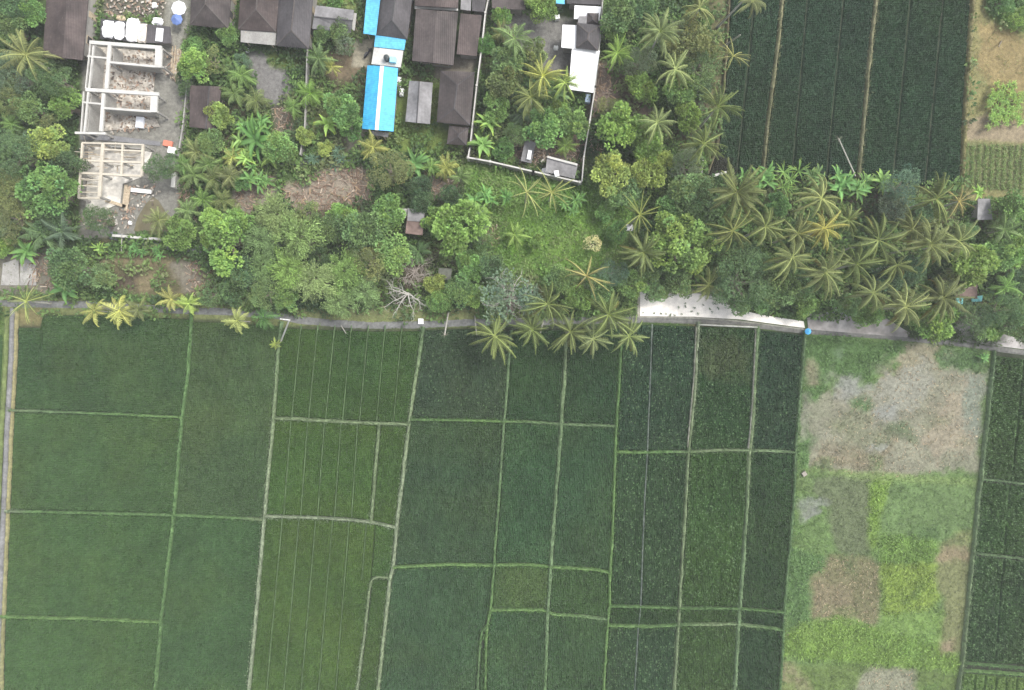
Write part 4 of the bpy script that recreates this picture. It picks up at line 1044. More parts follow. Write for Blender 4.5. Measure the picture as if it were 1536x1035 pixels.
('coco', 821, 456, 38, 'coco', 'tall palm with evenly spread fronds right of the tangled tree', 9),
('thin', 880, 414, 34, 'brownish', 'dying palm with orange brown ribs at the foot of the lawn', 6),
('clump', 864, 448, 20, 'green', 'small round tree between the tall spread palm and the next palm'),
('coco', 913, 472, 38, 'coco', 'palm with upright fronds left of the white gravel yard', 9),
('coco', 742, 504, 34, 'coco', 'palm hanging over the paddy, left end of the row at the lane', 7),
('coco', 798, 494, 30, 'coco', 'palm hanging over the paddy below the tall spread palm', 7),
('coco', 856, 498, 32, 'coco', 'palm over the paddy at the bund between two plots', 7),
('coco', 890, 508, 30, 'pale', 'densely fronded pale palm lowest over the paddy', 7),
('coco', 944, 504, 31, 'pale', 'palm over the paddy, right end of the row at the lane', 7),
('broad', 900, 432, 22, 'mid', 'green bush between the dying palm and the gravel yard palm'),
('broad', 840, 420, 22, 'mid', 'green shrub above the tall spread palm'),
('fine', 920, 410, 24, 'blue', 'bluish green shrub right of the dying palm'),
# coconut grove
('coco', 1106, 288, 40, 'coco', 'large palm at the top left of the coconut grove, by the white corner', 10),
('coco', 1099, 346, 36, 'coco', 'palm at the left edge of the grove, directly right of the biggest lime tree', 10),
('coco', 1148, 340, 34, 'coco', 'second palm from the left in the middle row of the grove', 10),
('coco', 1232, 298, 34, 'olive', 'dark ribbed palm under the banana hedge of the north paddy', 9),
('coco', 1236, 343, 30, 'yolive', 'yellowish palm in the middle of the grove', 10),
('coco', 1196, 350, 30, 'pale', 'pale palm just left of the yellowish palm of the grove', 9),
('coco', 1318, 360, 40, 'coco', 'wide palm in the middle of the grove, right of the yellowish palm', 10),
('coco', 1368, 345, 32, 'coco', 'palm between the wide palm and the grove palm at the paddy edge', 9),
('coco', 1394, 366, 34, 'coco', 'palm with a dark heart in the right half of the grove', 10),
('coco', 1404, 298, 38, 'coco', 'large palm at the paddy edge on the right of the grove', 10),
('coco', 1438, 362, 32, 'pale', 'palm with pale fronds left of the lime tree at the right end', 9),
('coco', 1188, 386, 36, 'coco', 'palm with a bright star of ribs in the lower left of the grove', 10),
('coco', 1238, 408, 38, 'coco', 'palm at the lower middle of the grove, right of the star ribbed palm', 10),
('coco', 1284, 396, 34, 'coco', 'palm below the wide palm in the grove', 9),
('coco', 1310, 440, 32, 'coco', 'palm with upright pale fronds in the lowest row of the grove, left one', 9),
('coco', 1357, 460, 38, 'pale', 'palm reaching out over the concrete slab, lowest in the grove', 9),
('coco', 1414, 448, 33, 'coco', 'palm in the lowest row of the grove nearest the teal roofed hut', 8),
('thin', 1438, 302, 26, 'brownish', 'thin brownish palm at the lower right corner of the north paddy', 6),
('coco', 1062, 428, 27, 'olive', 'palm above the white gravel, under the biggest lime tree', 5),
('coco', 1272, 330, 26, 'olive', 'small dark palm between the dark ribbed palm and the wide palm', 7),
('coco', 1345, 398, 26, 'olive', 'small dark palm in the hollow below the wide palm', 6),
('clumpbanana', 1128, 264, 33, 'vivid', 'banana clump at the left end of the hedge under the north paddy'),
('spiky', 1178, 268, 32, 'green', 'spiky leaved plant right of the left banana clump under the north paddy'),
('clump', 1166, 305, 18, 'vivid', 'smooth bright bush between the grove palms and the banana hedge'),
('clumpbanana', 1262, 274, 36, 'vivid', 'wide banana clump in the middle of the hedge under the north paddy'),
('clumpbanana', 1288, 284, 28, 'green', 'banana clump at the foot of the second tan bund'),
('banana', 1320, 274, 20, 'green', 'lone banana plant right of the second tan bund'),
('fine', 1350, 282, 27, 'blue', 'bluish grey bush in the hedge under the north paddy'),
('broad', 1340, 312, 22, 'grey', 'grey green bush below the bluish grey bush'),
('clumpbanana', 1218, 274, 24, 'mid', 'green banana clump filling the gap before the wide clump of the hedge'),
('broad', 1380, 316, 18, 'deep', 'dark bush left of the large palm at the paddy edge'),
('fine', 1112, 420, 46, 'deep', 'very large dark tree above the white gravel yard'),
('broad', 1166, 424, 34, 'mid', 'green tree on the right flank of the very large dark tree'),
('broad', 1146, 446, 22, 'green', 'green shrub overhanging the white gravel'),
('broad', 1108, 455, 20, 'mid', 'mid green shrub at the right end of the wide part of the gravel yard'),
('fine', 1076, 434, 20, 'deep', 'dark shrub left foot of the very large dark tree'),
('broad', 1207, 456, 19, 'green', 'green shrub at the left corner of the stained concrete slab'),
('clump', 1272, 457, 19, 'mid', 'green shrub on the upper edge of the stained concrete slab'),
('broad', 1302, 472, 20, 'green', 'shrub at the upper edge of the concrete under two palms'),
('broad', 1330, 416, 26, 'dark', 'dark bush in the hollow of the lower grove'),
('broad', 1362, 406, 24, 'dark', 'very dark bush right of the hollow bush in the lower grove'),
('broad', 1200, 430, 22, 'deep', 'dark bush between the green tree and the lower grove palms'),
('clump', 1402, 484, 26, 'lime', 'lime bush spilling onto the lane at the right end of the concrete slab'),
('broad', 1380, 478, 20, 'green', 'green bush under the lowest grove palm'),
('clump', 1456, 402, 32, 'lime', 'lime green tree above the teal roofed hut'),
('broad', 1430, 418, 22, 'olive', 'olive crown left of the lime green tree above the hut'),
('fine', 1462, 478, 28, 'deep', 'dark tree below the teal roofed hut'),
('fine', 1502, 464, 30, 'deep', 'dark tree at the right edge above the lane'),
('broad', 1528, 486, 26, 'mid', 'mid green tree at the right edge beside the lane'),
('clump', 1484, 494, 20, 'green', 'green bush overhanging the forked concrete track'),
('young', 1508, 430, 26, 'green', 'palm with long leaves right of the teal roofed hut', 5),
('young', 1506, 344, 28, 'mid', 'palm with long leaves below the small purple grey roof', 4),
('broad', 1515, 314, 26, 'green', 'bright green tree right of the small purple grey roof'),
('clump', 1526, 372, 26, 'lime', 'lime green tree at the right edge below the vegetable beds'),
('clump', 1498, 384, 26, 'green', 'green tree left of the lime tree at the right edge'),
('broad', 1532, 420, 22, 'deep', 'dark green tree on the right edge beside the long leaved palm'),
('banana', 1464, 290, 15, 'lime', 'banana plant at the lower left corner of the vegetable beds'),
('broad', 1450, 346, 14, 'mid', 'green bush left of the small purple grey roof'),
('banana', 1474, 536, 10, 'vivid', 'small leafy plant at the lane corner of the fallow plot', .8),
('fine', 1500, 6, 20, 'vivid', 'low bright green thicket at the top edge of the rough ground', .7),
('fine', 1528, 30, 20, 'lime', 'leafy bush on the right edge below the low thicket', .8),
]
for a in PLANTS: plant(*a)

M['mossy'] = mat_ribbed('mossy_sheet', (.12, .125, .1), .2, 0, .85, .03, .2)
M['cream'] = mat_simple('cream_concrete', (.5, .455, .37), .9, ((.8, .85, 1.08), (6, .85, 1.1)), .15, 20)
# ------------------------------------------------------------------ buildings
def openings(root, quad, h, mat_door='wood'):
    """a door and windows set in the long walls: quad = wall corners (x, y) in order"""
    for k in range(4):
        a, b = Vector((*quad[k], 0)), Vector((*quad[(k + 1) % 4], 0)); L = (b - a).length
        if L < 4: continue
        d = (b - a) / L; n = Vector((d.y, -d.x, 0)); ctr = sum((Vector((*q, 0)) for q in quad), Vector()) / 4
        if (a + n - ctr).length < (a - ctr).length: n = -n
        ang = math.atan2(d.y, d.x)
        for j, t in enumerate((.2, .5, .8)):
            p = a + d * L * t + n * .03
            m = MB()
            if j == 1 and k % 2:
                m.box((p.x, p.y, 1.05), (.9, .06, 2.1), ang); m.build('door', M[mat_door], root)
            else:
                m.box((p.x, p.y, 1.5), (1.1, .06, 1.1), ang); w = m.build('window', M['dark'], root)
                f = MB()
                for sx in (-1, 1): f.box((p.x + d.x * .58 * sx, p.y + d.y * .58 * sx, 1.5), (.08, .1, 1.24), ang)
                for sz in (-1, 1): f.box((p.x, p.y, 1.5 + sz * .59), (1.08, .1, .08), ang)
                f.build('frame', M['wood'], w, origin=root.location)

def house(name, label, cat, eave, ridge, mat, h=3.2, rise=1.6, wall='render', inset=.8, cap='ridge', capw=.16, open_=True, group=None, hips=True):
    """eave: four pixels (top left, top right, bottom right, bottom left); ridge: two pixels, top to bottom"""
    E = [V(*p, h) for p in eave]; Rg = [V(*p, h + rise) for p in ridge]
    c = sum(E, Vector()) / 4; root = thing(name, label, cat, (c.x, c.y, 0), group)
    tl, tr, br, bl = E; r0, r1 = Rg
    m = MB()
    m.add([tl, r0, r1, bl], [(0, 3, 2, 1)]); m.add([tr, br, r1, r0], [(0, 3, 2, 1)])
    m.add([tl, tr, r0], [(0, 2, 1)]); m.add([bl, br, r1], [(0, 1, 2)])
    dn = Vector((0, 0, .16))
    for a, b in ((tl, bl), (bl, br), (br, tr), (tr, tl)): m.add([a, b, b - dn, a - dn], [(0, 3, 2, 1)])
    m.add([p - dn for p in E], [(0, 1, 2, 3)])
    rf = m.build('roof', M[mat], root)
    if cap:
        u = Vector((0, 0, .05))
        k = MB(); k.bar(r0 + u, r1 + u, capw, .09)
        if hips:
            for a, b in ((tl, r0), (tr, r0), (bl, r1), (br, r1)): k.bar(a + u, b + u * 1.01, capw * .75, .08)
        k.build('ridge_cap', M[cap], rf, origin=root.location)
    q = [(p.x + (c.x - p.x) / max((c - p).length, .1) * inset * 1.4, p.y + (c.y - p.y) / max((c - p).length, .1) * inset * 1.4) for p in E]
    w = MB(); w.prism(q, 0, h - .16); w.build('wall', M[wall], root)
    if open_: openings(root, q, h)
    return root

def slab_roof(name, label, cat, pts, hs, mat, th=.1, wall='render', inset=.55, posts=False, open_=False, wh=None):
    """flat or single pitch roof over corner pixels pts at heights hs, on walls or posts"""
    P = [V(*p, z) for p, z in zip(pts, hs)]; c = sum(P, Vector()) / len(P)
    root = thing(name, label, cat, (c.x, c.y, 0))
    n = len(P); m = MB(); dn = Vector((0, 0, th))
    area = sum(P[i].x * P[(i + 1) % n].y - P[(i + 1) % n].x * P[i].y for i in range(n))
    o = list(range(n)) if area > 0 else list(range(n - 1, -1, -1))
    Q = [P[i] for i in o]
    m.add(Q + [p - dn for p in Q], [tuple(range(n)), tuple(range(2 * n - 1, n - 1, -1))] + [(i, i + n, (i + 1) % n + n, (i + 1) % n) for i in range(n)])
    m.build('roof', M[mat], root)
    q = [(p.x + (c.x - p.x) / max((c - p).length, .1) * inset * 1.4, p.y + (c.y - p.y) / max((c - p).length, .1) * inset * 1.4) for p in Q]
    if posts:
        for (x, y), p in zip(q, Q):
            k = MB(); k.box((x, y, (p.z - th) / 2), (.12, .12, p.z - th)); k.build('post', M['wood'], root)
    else:
        w = MB(); b = len(q); vs = [(x, y, 0) for x, y in q] + [(x, y, p.z - th + .01) for (x, y), p in zip(q, Q)]
        w.add(vs, [(i, (i + 1) % b, (i + 1) % b + b, i + b) for i in range(b)] + [tuple(range(b, 2 * b))])
        w.build('wall', M[wall], root)
        if open_: openings(root, q, min(hs))
    return root

house('brown_house', 'long reddish brown tiled roof cut by the top edge near the top left corner', 'house', [(73, -60), (137, -60), (124, 90), (64, 86)], [(105, -58), (94, 87)], 'brownred', 3.2, 1.2, cap=None)
house('hip_roof_house', 'dark brown hip roof house right beside the drive with blue parasol', 'house', [(289, -70), (350, -68), (343, 43), (285, 37)], [(314, -40), (308, 6)], 'brown', 3.2, 1.8)
house('hip_roof_house', 'brown hip roof house with a pale canopy along its lower edge', 'house', [(365, -70), (424, -68), (414, 48), (357, 44)], [(390, -40), (384, 14)], 'brownred', 3.2, 1.7)
slab_roof('canopy', 'pale grey corrugated canopy at the foot of a brown hip roof', 'canopy', [(361, 45), (414, 49), (413, 68), (361, 63)], [3.0, 3.0, 2.5, 2.5], 'pale_sheet' if 'pale_sheet' in M else 'concrete', .06, posts=True)
house('hip_roof_house', 'dark grey brown hip roof house between the pale canopy and the small grey shed', 'house', [(421, -60), (474, -58), (463, 73), (414, 68)], [(446, -40), (437, 46)], 'slate', 3.2, 1.8)
house('grey_shed', 'low grey corrugated gabled shed half under a green tree', 'shed', [(474, 8), (531, 15), (526, 49), (468, 43)], [(471, 25), (529, 31)], 'greysheet', 2.6, .7, cap='dark', hips=False)
slab_roof('lean_to', 'narrow pale lean to strip at the right end of the grey shed', 'lean-to', [(530, 19), (535, 20), (532, 46), (528, 45)], [2.4, 2.2, 2.2, 2.4], 'concrete', .08, posts=True)
slab_roof('blue_canopy', 'upper pale blue metal roof strip cut by the top edge', 'canopy', [(554, -50), (576, -50), (564, 53), (545, 50)], [3.4, 3.9, 3.9, 3.4], 'bluepale', .08, posts=True)
house('hip_roof_house', 'dark grey hip roof house flanked by a pale blue roof strip', 'house', [(576, -60), (625, -60), (611, 59), (565, 52)], [(598, -40), (588, 31)], 'slate', 3.4, 1.6, cap='dark')
slab_roof('blue_canopy', 'pale blue metal roof strip above the flat grey roof with tanks', 'canopy', [(563, 53), (609, 58), (606, 75), (561, 70)], [3.3, 3.3, 3.0, 3.0], 'bluepale', .08, posts=True)
fr = slab_roof('flat_roof_house', 'flat pale grey roof carrying the black and blue water tanks', 'house', [(561, 71), (605, 76), (601, 101), (557, 96)], [2.9] * 4, 'whitecon', .18, open_=True)
house('blue_roof_house', 'long gabled house with bright blue metal roof and white ridge strip', 'house', [(551, 98), (597, 102), (590, 197), (543, 193)], [(573, 99), (565, 195)], 'blue', 3.2, 1.0, cap='white', capw=.5, hips=False)
slab_roof('awning', 'small grey awning under the lower end of the bright blue roof', 'awning', [(556, 196), (583, 199), (582, 206), (555, 202)], [2.6, 2.6, 2.3, 2.3], 'greysheet', .06, posts=True)
house('brown_house', 'large plain dark brown roof between the blue and weathered roofs', 'house', [(624, 13), (687, 18), (680, 98), (618, 91)], [(655, 16), (649, 94)], 'brown', 3.3, .9, cap=None, hips=False)
house('brown_house', 'dark brown roof with a pale lower edge, above the large plain brown roof', 'house', [(623, -60), (690, -60), (687, 12), (622, 8)], [(656, -60), (654, 10)], 'brownred', 3.6, .9, cap=None, hips=False)
slab_roof('gutter_ledge', 'pale ledge strip between the two stacked brown roofs', 'ledge', [(622, 8), (687, 12), (687, 16), (622, 13)], [3.0] * 4, 'whitecon', .1, posts=True)
slab_roof('brown_lean_to', 'weathered brown sloping roof along the left boundary wall', 'house', [(691, 20), (723, 23), (715, 84), (685, 81)], [3.2, 2.7, 2.7, 3.2], 'brownred', .12, open_=True)
slab_roof('grey_annex', 'grey flat annex roof at the top edge near the boundary wall', 'annex', [(692, -30), (708, -30), (706, 16), (691, 14)], [3.0] * 4, 'greysheet', .12)
slab_roof('dark_annex', 'dark flat roof at the top edge touching the boundary wall', 'annex', [(709, -30), (734, -30), (726, 18), (708, 16)], [2.8] * 4, 'slate', .12)
house('grey_shed', 'small grey corrugated gabled shed on the lawn, with a dark ridge', 'shed', [(614, 121), (649, 124), (645, 186), (608, 182)], [(629, 122), (625, 184)], 'greysheet', 2.6, .7, cap='dark', hips=False)
house('hip_roof_house', 'dark brown hip roof house at the lower left boundary wall', 'house', [(661, 106), (712, 108), (705, 188), (655, 183)], [(686, 128), (681, 163)], 'brown', 3.3, 1.3, cap='slate')
house('brown_annex', 'small dark brown annex under the lowest brown hip roof', 'annex', [(674, 188), (703, 191), (700, 218), (670, 216)], [(688, 202), (687, 205)], 'brown', 2.6, .7, cap='slate')
house('overgrown_house', 'small dark brown gabled house half hidden by bushes beside the drive', 'house', [(285, 128), (332, 130), (325, 195), (284, 190)], [(314, 129), (309, 193)], 'brownred', 2.8, .8, cap='slate', hips=False)
house('white_roof_house', 'dark hip roof among the white flat roofs of the walled plot', 'house', [(865, 34), (901, 38), (897, 76), (864, 71)], [(883, 50), (881, 59)], 'slate', 3.6, 1.1)
slab_roof('white_roof', 'large white flat roof at the right boundary wall', 'house', [(858, 72), (900, 76), (890, 139), (853, 134)], [3.0] * 4, 'white', .15, open_=True)
slab_roof('white_roof', 'tall white flat roof left of the dark hip roof', 'house', [(844, 37), (866, 38), (864, 73), (842, 71)], [3.2] * 4, 'white', .15)
slab_roof('white_roof', 'white flat roof above the dark hip roof, cut by small grey and brown roofs', 'house', [(862, 8), (902, 10), (899, 31), (861, 28)], [2.8] * 4, 'white', .15)
slab_roof('grey_annex', 'small square grey metal roof beside the brown one among the white roofs', 'annex', [(868, 24), (881, 24), (881, 36), (867, 35)], [3.1] * 4, 'greysheet', .1)
house('brown_annex', 'small brown hip roof on the corner of the upper white roof', 'annex', [(881, 19), (898, 20), (897, 36), (880, 35)], [(889, 26), (889, 29)], 'brown', 3.1, .6, cap='slate', open_=False)
slab_roof('grey_annex', 'pale blue grey roof corner at the top edge of the walled plot', 'annex', [(836, -30), (847, -30), (847, 6), (834, 5)], [3.0] * 4, 'bluepale', .1)
slab_roof('dark_annex', 'dark roof at the top edge above the upper white roof', 'annex', [(850, -40), (903, -40), (902, 7), (850, 5)], [2.7] * 4, 'slate', .12)
slab_roof('dark_annex', 'dark roof at the top edge left of the round yellow green tree', 'annex', [(736, -30), (790, -30), (788, 15), (738, 12)], [2.7] * 4, 'brown', .12)
slab_roof('grey_slab_ruin', 'broken grey slab roofed shed with a white opening above the wall', 'shed', [(788, 208), (804, 214), (797, 245), (781, 241)], [2.4, 2.4, 2.3, 2.3], 'greysheet', .12)
slab_roof('dark_roof_ruin', 'dark flat roofed shed with white edge in the lower corner of the walled plot', 'shed', [(821, 234), (867, 246), (862, 268), (818, 258)], [2.5, 2.5, 2.3, 2.3], 'greysheet', .12)
slab_roof('rusty_shed', 'shed with half grey half rusty tin roof in the thicket', 'shed', [(612, 313), (636, 318), (634, 353), (608, 350)], [2.6, 2.4, 2.3, 2.5], 'rust', .06)
m = MB(); P4 = [V(*p, z) for p, z in zip([(611, 331), (611.5, 312), (637, 317), (636, 333)], [2.66, 2.68, 2.5, 2.48])]
m.add(P4 + [p - Vector((0, 0, .05)) for p in P4], [(3, 2, 1, 0), (4, 5, 6, 7), (0, 1, 5, 4), (1, 2, 6, 5), (2, 3, 7, 6), (3, 0, 4, 7)])
tag(m.build('roof_sheet', M['greysheet'], origin=tuple(P4[0])), 'loose grey tin sheet covering the upper half of the rusty shed', 'roof sheet')
slab_roof('grey_lean_to', 'little pale slab roof on the left side of the rusty shed', 'lean-to', [(598, 313), (611, 313), (609, 327), (597, 325)], [2.1] * 4, 'concrete', .08, posts=True)
slab_roof('brown_hut', 'small faded grey brown hut roof above the lane, right of the leafless tree', 'hut', [(658, 402), (678, 403), (676, 420), (657, 418)], [2.2] * 4, 'mossy', .1)
slab_roof('purple_grey_hut', 'small purple grey roof below the vegetable beds', 'hut', [(1467, 298), (1485, 298), (1489, 329), (1466, 330)], [2.6, 2.6, 2.4, 2.4], 'greysheet', .1, open_=True)
slab_roof('teal_hut', 'hut with reddish tiles and teal roof edge behind the coconut grove', 'hut', [(1430, 424), (1466, 428), (1466, 448), (1434, 446)], [2.8, 2.8, 2.4, 2.4], 'rust', .08)
M['teal'] = mat_simple('teal_paint', (.18, .48, .48), .6)
slab_roof('teal_canopy', 'pale teal canopy sheet at the lower edge of the reddish hut, left half', 'canopy', [(1434, 446), (1446, 446), (1444, 456), (1436, 455)], [2.3, 2.3, 2.1, 2.1], 'teal', .06, posts=True)
slab_roof('teal_canopy', 'pale teal canopy sheet at the lower edge of the reddish hut, right half', 'canopy', [(1456, 446), (1474, 443), (1473, 452), (1458, 453)], [2.3, 2.3, 2.1, 2.1], 'teal', .06, posts=True)

# boundary walls
def wall_line(label, pts, h, w, cap='whitecon', body='render', name='boundary_wall', piers=0):
    P = [V(*p, h) for p in pts]; c = sum(P, Vector()) / len(P)
    root = thing(name, label, 'wall', (c.x, c.y, 0))
    b = MB(); k = MB()
    for a, d in zip(P, P[1:]):
        u = (d - a).normalized() * .0
        b.bar(a - Vector((0, 0, .08)), d - Vector((0, 0, .08)), w * .75, h - .08); k.bar(a, d, w, .08)
    b.build('wall_panel', M[body], root); k.build('coping', M[cap], root)
    if piers:
        for a, d in zip(P, P[1:]):
            n = int((d - a).length / piers)
            for i in range(n + 1):
                q = a + (d - a) * (i / max(n, 1)); m = MB(); m.box((q.x, q.y, (h + .12) / 2), (w * 1.5, w * 1.5, h + .12)); m.build('pier', M[cap], root)
    return root
wall_line('left boundary wall with white coping, between the brown roofs and the palms', [(738, -60), (732, 0), (728, 19), (722, 75), (715, 128), (705, 220), (702, 236)], 2.2, .2, piers=6)
wall_line('lower boundary wall with white coping above the bright lawn', [(702, 236), (735, 242), (800, 257), (870, 273)], 2.0, .22, piers=5)
wall_line('right boundary wall running down from the white roofs', [(907, -60), (904, 0), (900, 60), (893, 130), (885, 180), (876, 235), (873, 272)], 2.1, .18, piers=6)
wall_line('white parapet strip along the top edge of the dark flat roofed shed', [(821, 235), (866, 247)], 2.75, .3, 'whitecon', 'whitecon', 'parapet')
wall_line('white curb wall at the lower left corner of the north paddy', [(1054, 240), (1052, 262), (1057, 267), (1068, 264), (1090, 258)], .5, .35, 'whitecon', 'whitecon', 'corner_wall')
wall_line('white wall along the grey side lane below the brown puddle', [(168, 353), (205, 356), (246, 359)], 1.2, .35, 'whitecon', 'whitecon', 'plot_wall')
wall_line('thin pale wall on the right side of the drive by the overgrown house', [(284, 100), (279, 140), (273, 195), (268, 225)], 1.2, .2, 'concrete', 'concrete', 'plot_wall')
wall_line('short white gate wall at the right side of the lower house frame', [(261, 258), (259, 281)], 1.6, .6, 'whitecon', 'whitecon', 'gate_wall')
wall_line('grey garden wall right of the bare grey yard', [(461, 65), (459, 130), (457, 190), (450, 232)], 1.3, .2, 'concrete', 'concrete', 'garden_wall')
wall_line('low white wall behind the white gravel yard', [(1002, 442), (1038, 443)], .9, .3, 'whitecon', 'whitecon', 'yard_wall')

# unfinished house
def frame_house(label, beams, cols, h, loc, beam_mat='whitecon'):
    x, y = W(*loc, 0); root = thing('unfinished_house', label, 'unfinished house', (x, y, 0))
    for i, (a, b, w, *mt) in enumerate(beams):
        m = MB(); z = h - .004 * (i % 7)
        m.bar(V(*a, z), V(*b, z), w, .3); m.build('beam', M[mt[0] if mt else beam_mat], root)
    for (cx, cy) in cols:
        p = V(cx, cy, h); m = MB(); m.box((p.x, p.y, (h - .32) / 2), (.26, .26, h - .32)); m.build('column', M['concrete'], root)
    return root
fa = frame_house('upper unfinished house frame of pale concrete beams', [
 ((134, 63), (242, 71), .5), ((238, 73), (237, 101), 1.0), ((164, 93), (232, 99.5), .3), ((164, 68), (159, 133), .5), ((135, 66), (128, 132), .14), ((140, 68), (133, 132), .22), ((131, 84), (160, 87), .25),
 ((128, 134), (238, 141), .5), ((231, 144), (230, 168), 1.0), ((156, 162), (226, 167), .3), ((155, 140), (151, 197), .48), ((125, 137), (121, 198), .14), ((132, 138), (126, 198), .25), ((123, 153), (154, 156), .25), ((112, 199), (158, 200), .32)],
 [(134, 63), (165, 67), (242, 72), (243, 99), (164, 94), (159, 131), (129, 133), (156, 138), (232, 141), (235, 167), (156, 162), (151, 197), (122, 198), (132, 84)], 3.2, (180, 130))
fw = MB()
for pts in ([(170, 72), (170, 92)], [(172, 93), (232, 99)], [(160, 142), (158, 162)], [(160, 163), (226, 167)], [(143, 70), (137, 130)], [(137, 140), (131, 197)]):
    fw.bar(V(*pts[0], 2.6), V(*pts[1], 2.6), .16, 2.6)
fw.build('wall', M['concrete'], fa)
fs = MB(); fs.prism([W(*p, .15) for p in [(145, 70), (235, 78), (228, 166), (240, 190), (160, 196), (128, 196), (138, 100)]], .05, .16); fs.build('floor_slab', mat_simple('raw_screed', (.42, .385, .33), .95, ((.5, .6, 1.4), (2.2, .6, 1.35)), .4, 6), fa)
fc = frame_house('lower unfinished house frame of cream beams open to a pale floor', [
 ((123, 214), (155, 215), .22), ((155, 214.5), (215, 217), .2), ((123, 214), (117, 297), .24), ((154, 215), (148.5, 295), .45), ((183.6, 216), (181.6, 262), .28), ((214, 217), (212, 264), .34),
 ((123, 240.5), (213, 243.5), .28), ((156, 224), (213, 226.5), .24), ((120, 259), (212, 264), .3), ((121, 268), (148, 270), .12), ((120, 278), (147, 280), .12), ((119, 288), (147, 289), .1), ((117, 297), (149, 297), .24)],
 [(123, 214), (154, 215), (183, 216), (214, 217), (122, 241), (152, 242), (182, 243), (213, 243), (120, 260), (150, 261), (181, 262), (212, 264), (117, 296), (148, 295)], 3.0, (165, 260), 'cream')
rp = np.random.default_rng(8)
for k in range(46):                                     # timber props and rails under the beams
    x0, y0 = rp.uniform(128, 206), rp.uniform(220, 262)
    if k % 3 == 0: x0, y0 = rp.uniform(122, 142), rp.uniform(218, 296)
    m = MB(); L = rp.uniform(.8, 2.4); a = rp.normal(0, .12) + (1.57 if k % 7 == 0 else 0); p = V(x0, y0, 0); z = rp.uniform(.5, 2.3)
    m.bar((p.x, p.y, z), (p.x + L * math.cos(a), p.y + L * math.sin(a), z), .09, .09); m.build('prop', M['wood' if k % 2 else 'cream'], fc)
fs = MB(); fs.prism([W(*p, .15) for p in [(133, 219), (228, 228), (212, 266), (184, 276), (180, 305), (140, 322), (128, 322)]], .05, .16); fs.build('floor_slab', mat_simple('pale_screed', (.62, .59, .53), .95, ((.5, .75, 1.2), (2.2, .8, 1.15)), .3, 6), fc)
fw = MB()
for pts in ([(126, 216), (120, 295)], [(160, 219), (213, 223)]): fw.bar(V(*pts[0], 1.1), V(*pts[1], 1.1), .16, 1.1)
fw.build('wall', M['concrete'], fc)
sheet('puddle', [(230, 295), (238, 301), (247, 315), (254, 348), (228, 352), (201, 346), (204, 335), (208, 324), (219, 306)], M['water'], .075)
sheet('alley', [(121, 202), (165, 203), (242, 213), (240, 219), (160, 211), (121, 210)], M['asphalt'], .1)
def pole(name, label, cat, a, ha, b, hb, r, mat='palebark', extra=None):
    A, B = V(*a, ha), V(*b, hb); root = thing(name, label, cat, (A.x, A.y, 0))
    m = MB(); m.tube([A, (A + B) / 2, B], [r, r * .9, r * .75], 8); m.build('shaft', M[mat], root)
    if extra: extra(root, A, B)
    return root
def crossarm(root, A, B):
    m = MB(); d = Vector((-1, .12, 0)) ; m.bar(B + Vector((.1, 0, -.05)), B + d * 1.3 + Vector((0, 0, -.05)), .14, .12); m.build('crossarm', M['whitecon'], root)
    for t in (.3, .75, 1.2):
        m = MB(); q = B + d * t; m.lathe((q.x, q.y, q.z - .03), [(.05, 0), (.07, .06), (.04, .14), (.05, .2)], 8); m.build('insulator', M['white'], root)
pole('utility_pole', 'leaning white pole with a short crossarm at the paddy edge', 'utility pole', (421, 513), 0, (434, 480), 6.5, .13, 'whitecon', crossarm)
def stump(root, A, B):
    me = palm_mesh('dead_crown', 77, 7, .4, .05, 6, 1.6, (1.2, 1.1, 1)); c = link('dead_crown', me, M['leaf'], root); c.location = B - root.location; c.scale = (.8, .8, .8); c.color = (.3, .27, .24, 1)
pole('bare_palm_trunk', 'grey bare leaning trunk with a broken top over the greyish paddy', 'dead palm', (673, 466), 0, (667, 502), 5, .13, 'palebark', stump)
pole('bare_palm_trunk', 'short grey bare trunk beside the palm at the left end of the lane row', 'dead palm', (712, 474), 0, (715, 502), 4, .12)
pole('bare_palm_trunk', 'pale bare stub between the two palms over the middle bund', 'dead palm', (814, 484), 0, (811, 498), 5, .17)
pole('bamboo_pole', 'thin pale pole laid across the side lane from the white wall', 'pole', (182, 377), .3, (183, 350), 1.5, .07, 'palebark')
pole('bamboo_pole', 'weathered slanting stake at the lane edge above the ruled paddy', 'pole', (512, 489), .05, (519, 500), 1.2, .09, 'palebark')
pole('bamboo_pole', 'grey stick standing in the right hand vegetable row', 'pole', (1502, 62), .1, (1498, 70), 1.2, .1, 'bark')
pole('leaning_dead_trunk', 'dead leaning trunk fallen over the north paddy from the banana hedge', 'dead palm', (1283, 264), .4, (1258, 208), 2.2, .11, 'palebark', stump)

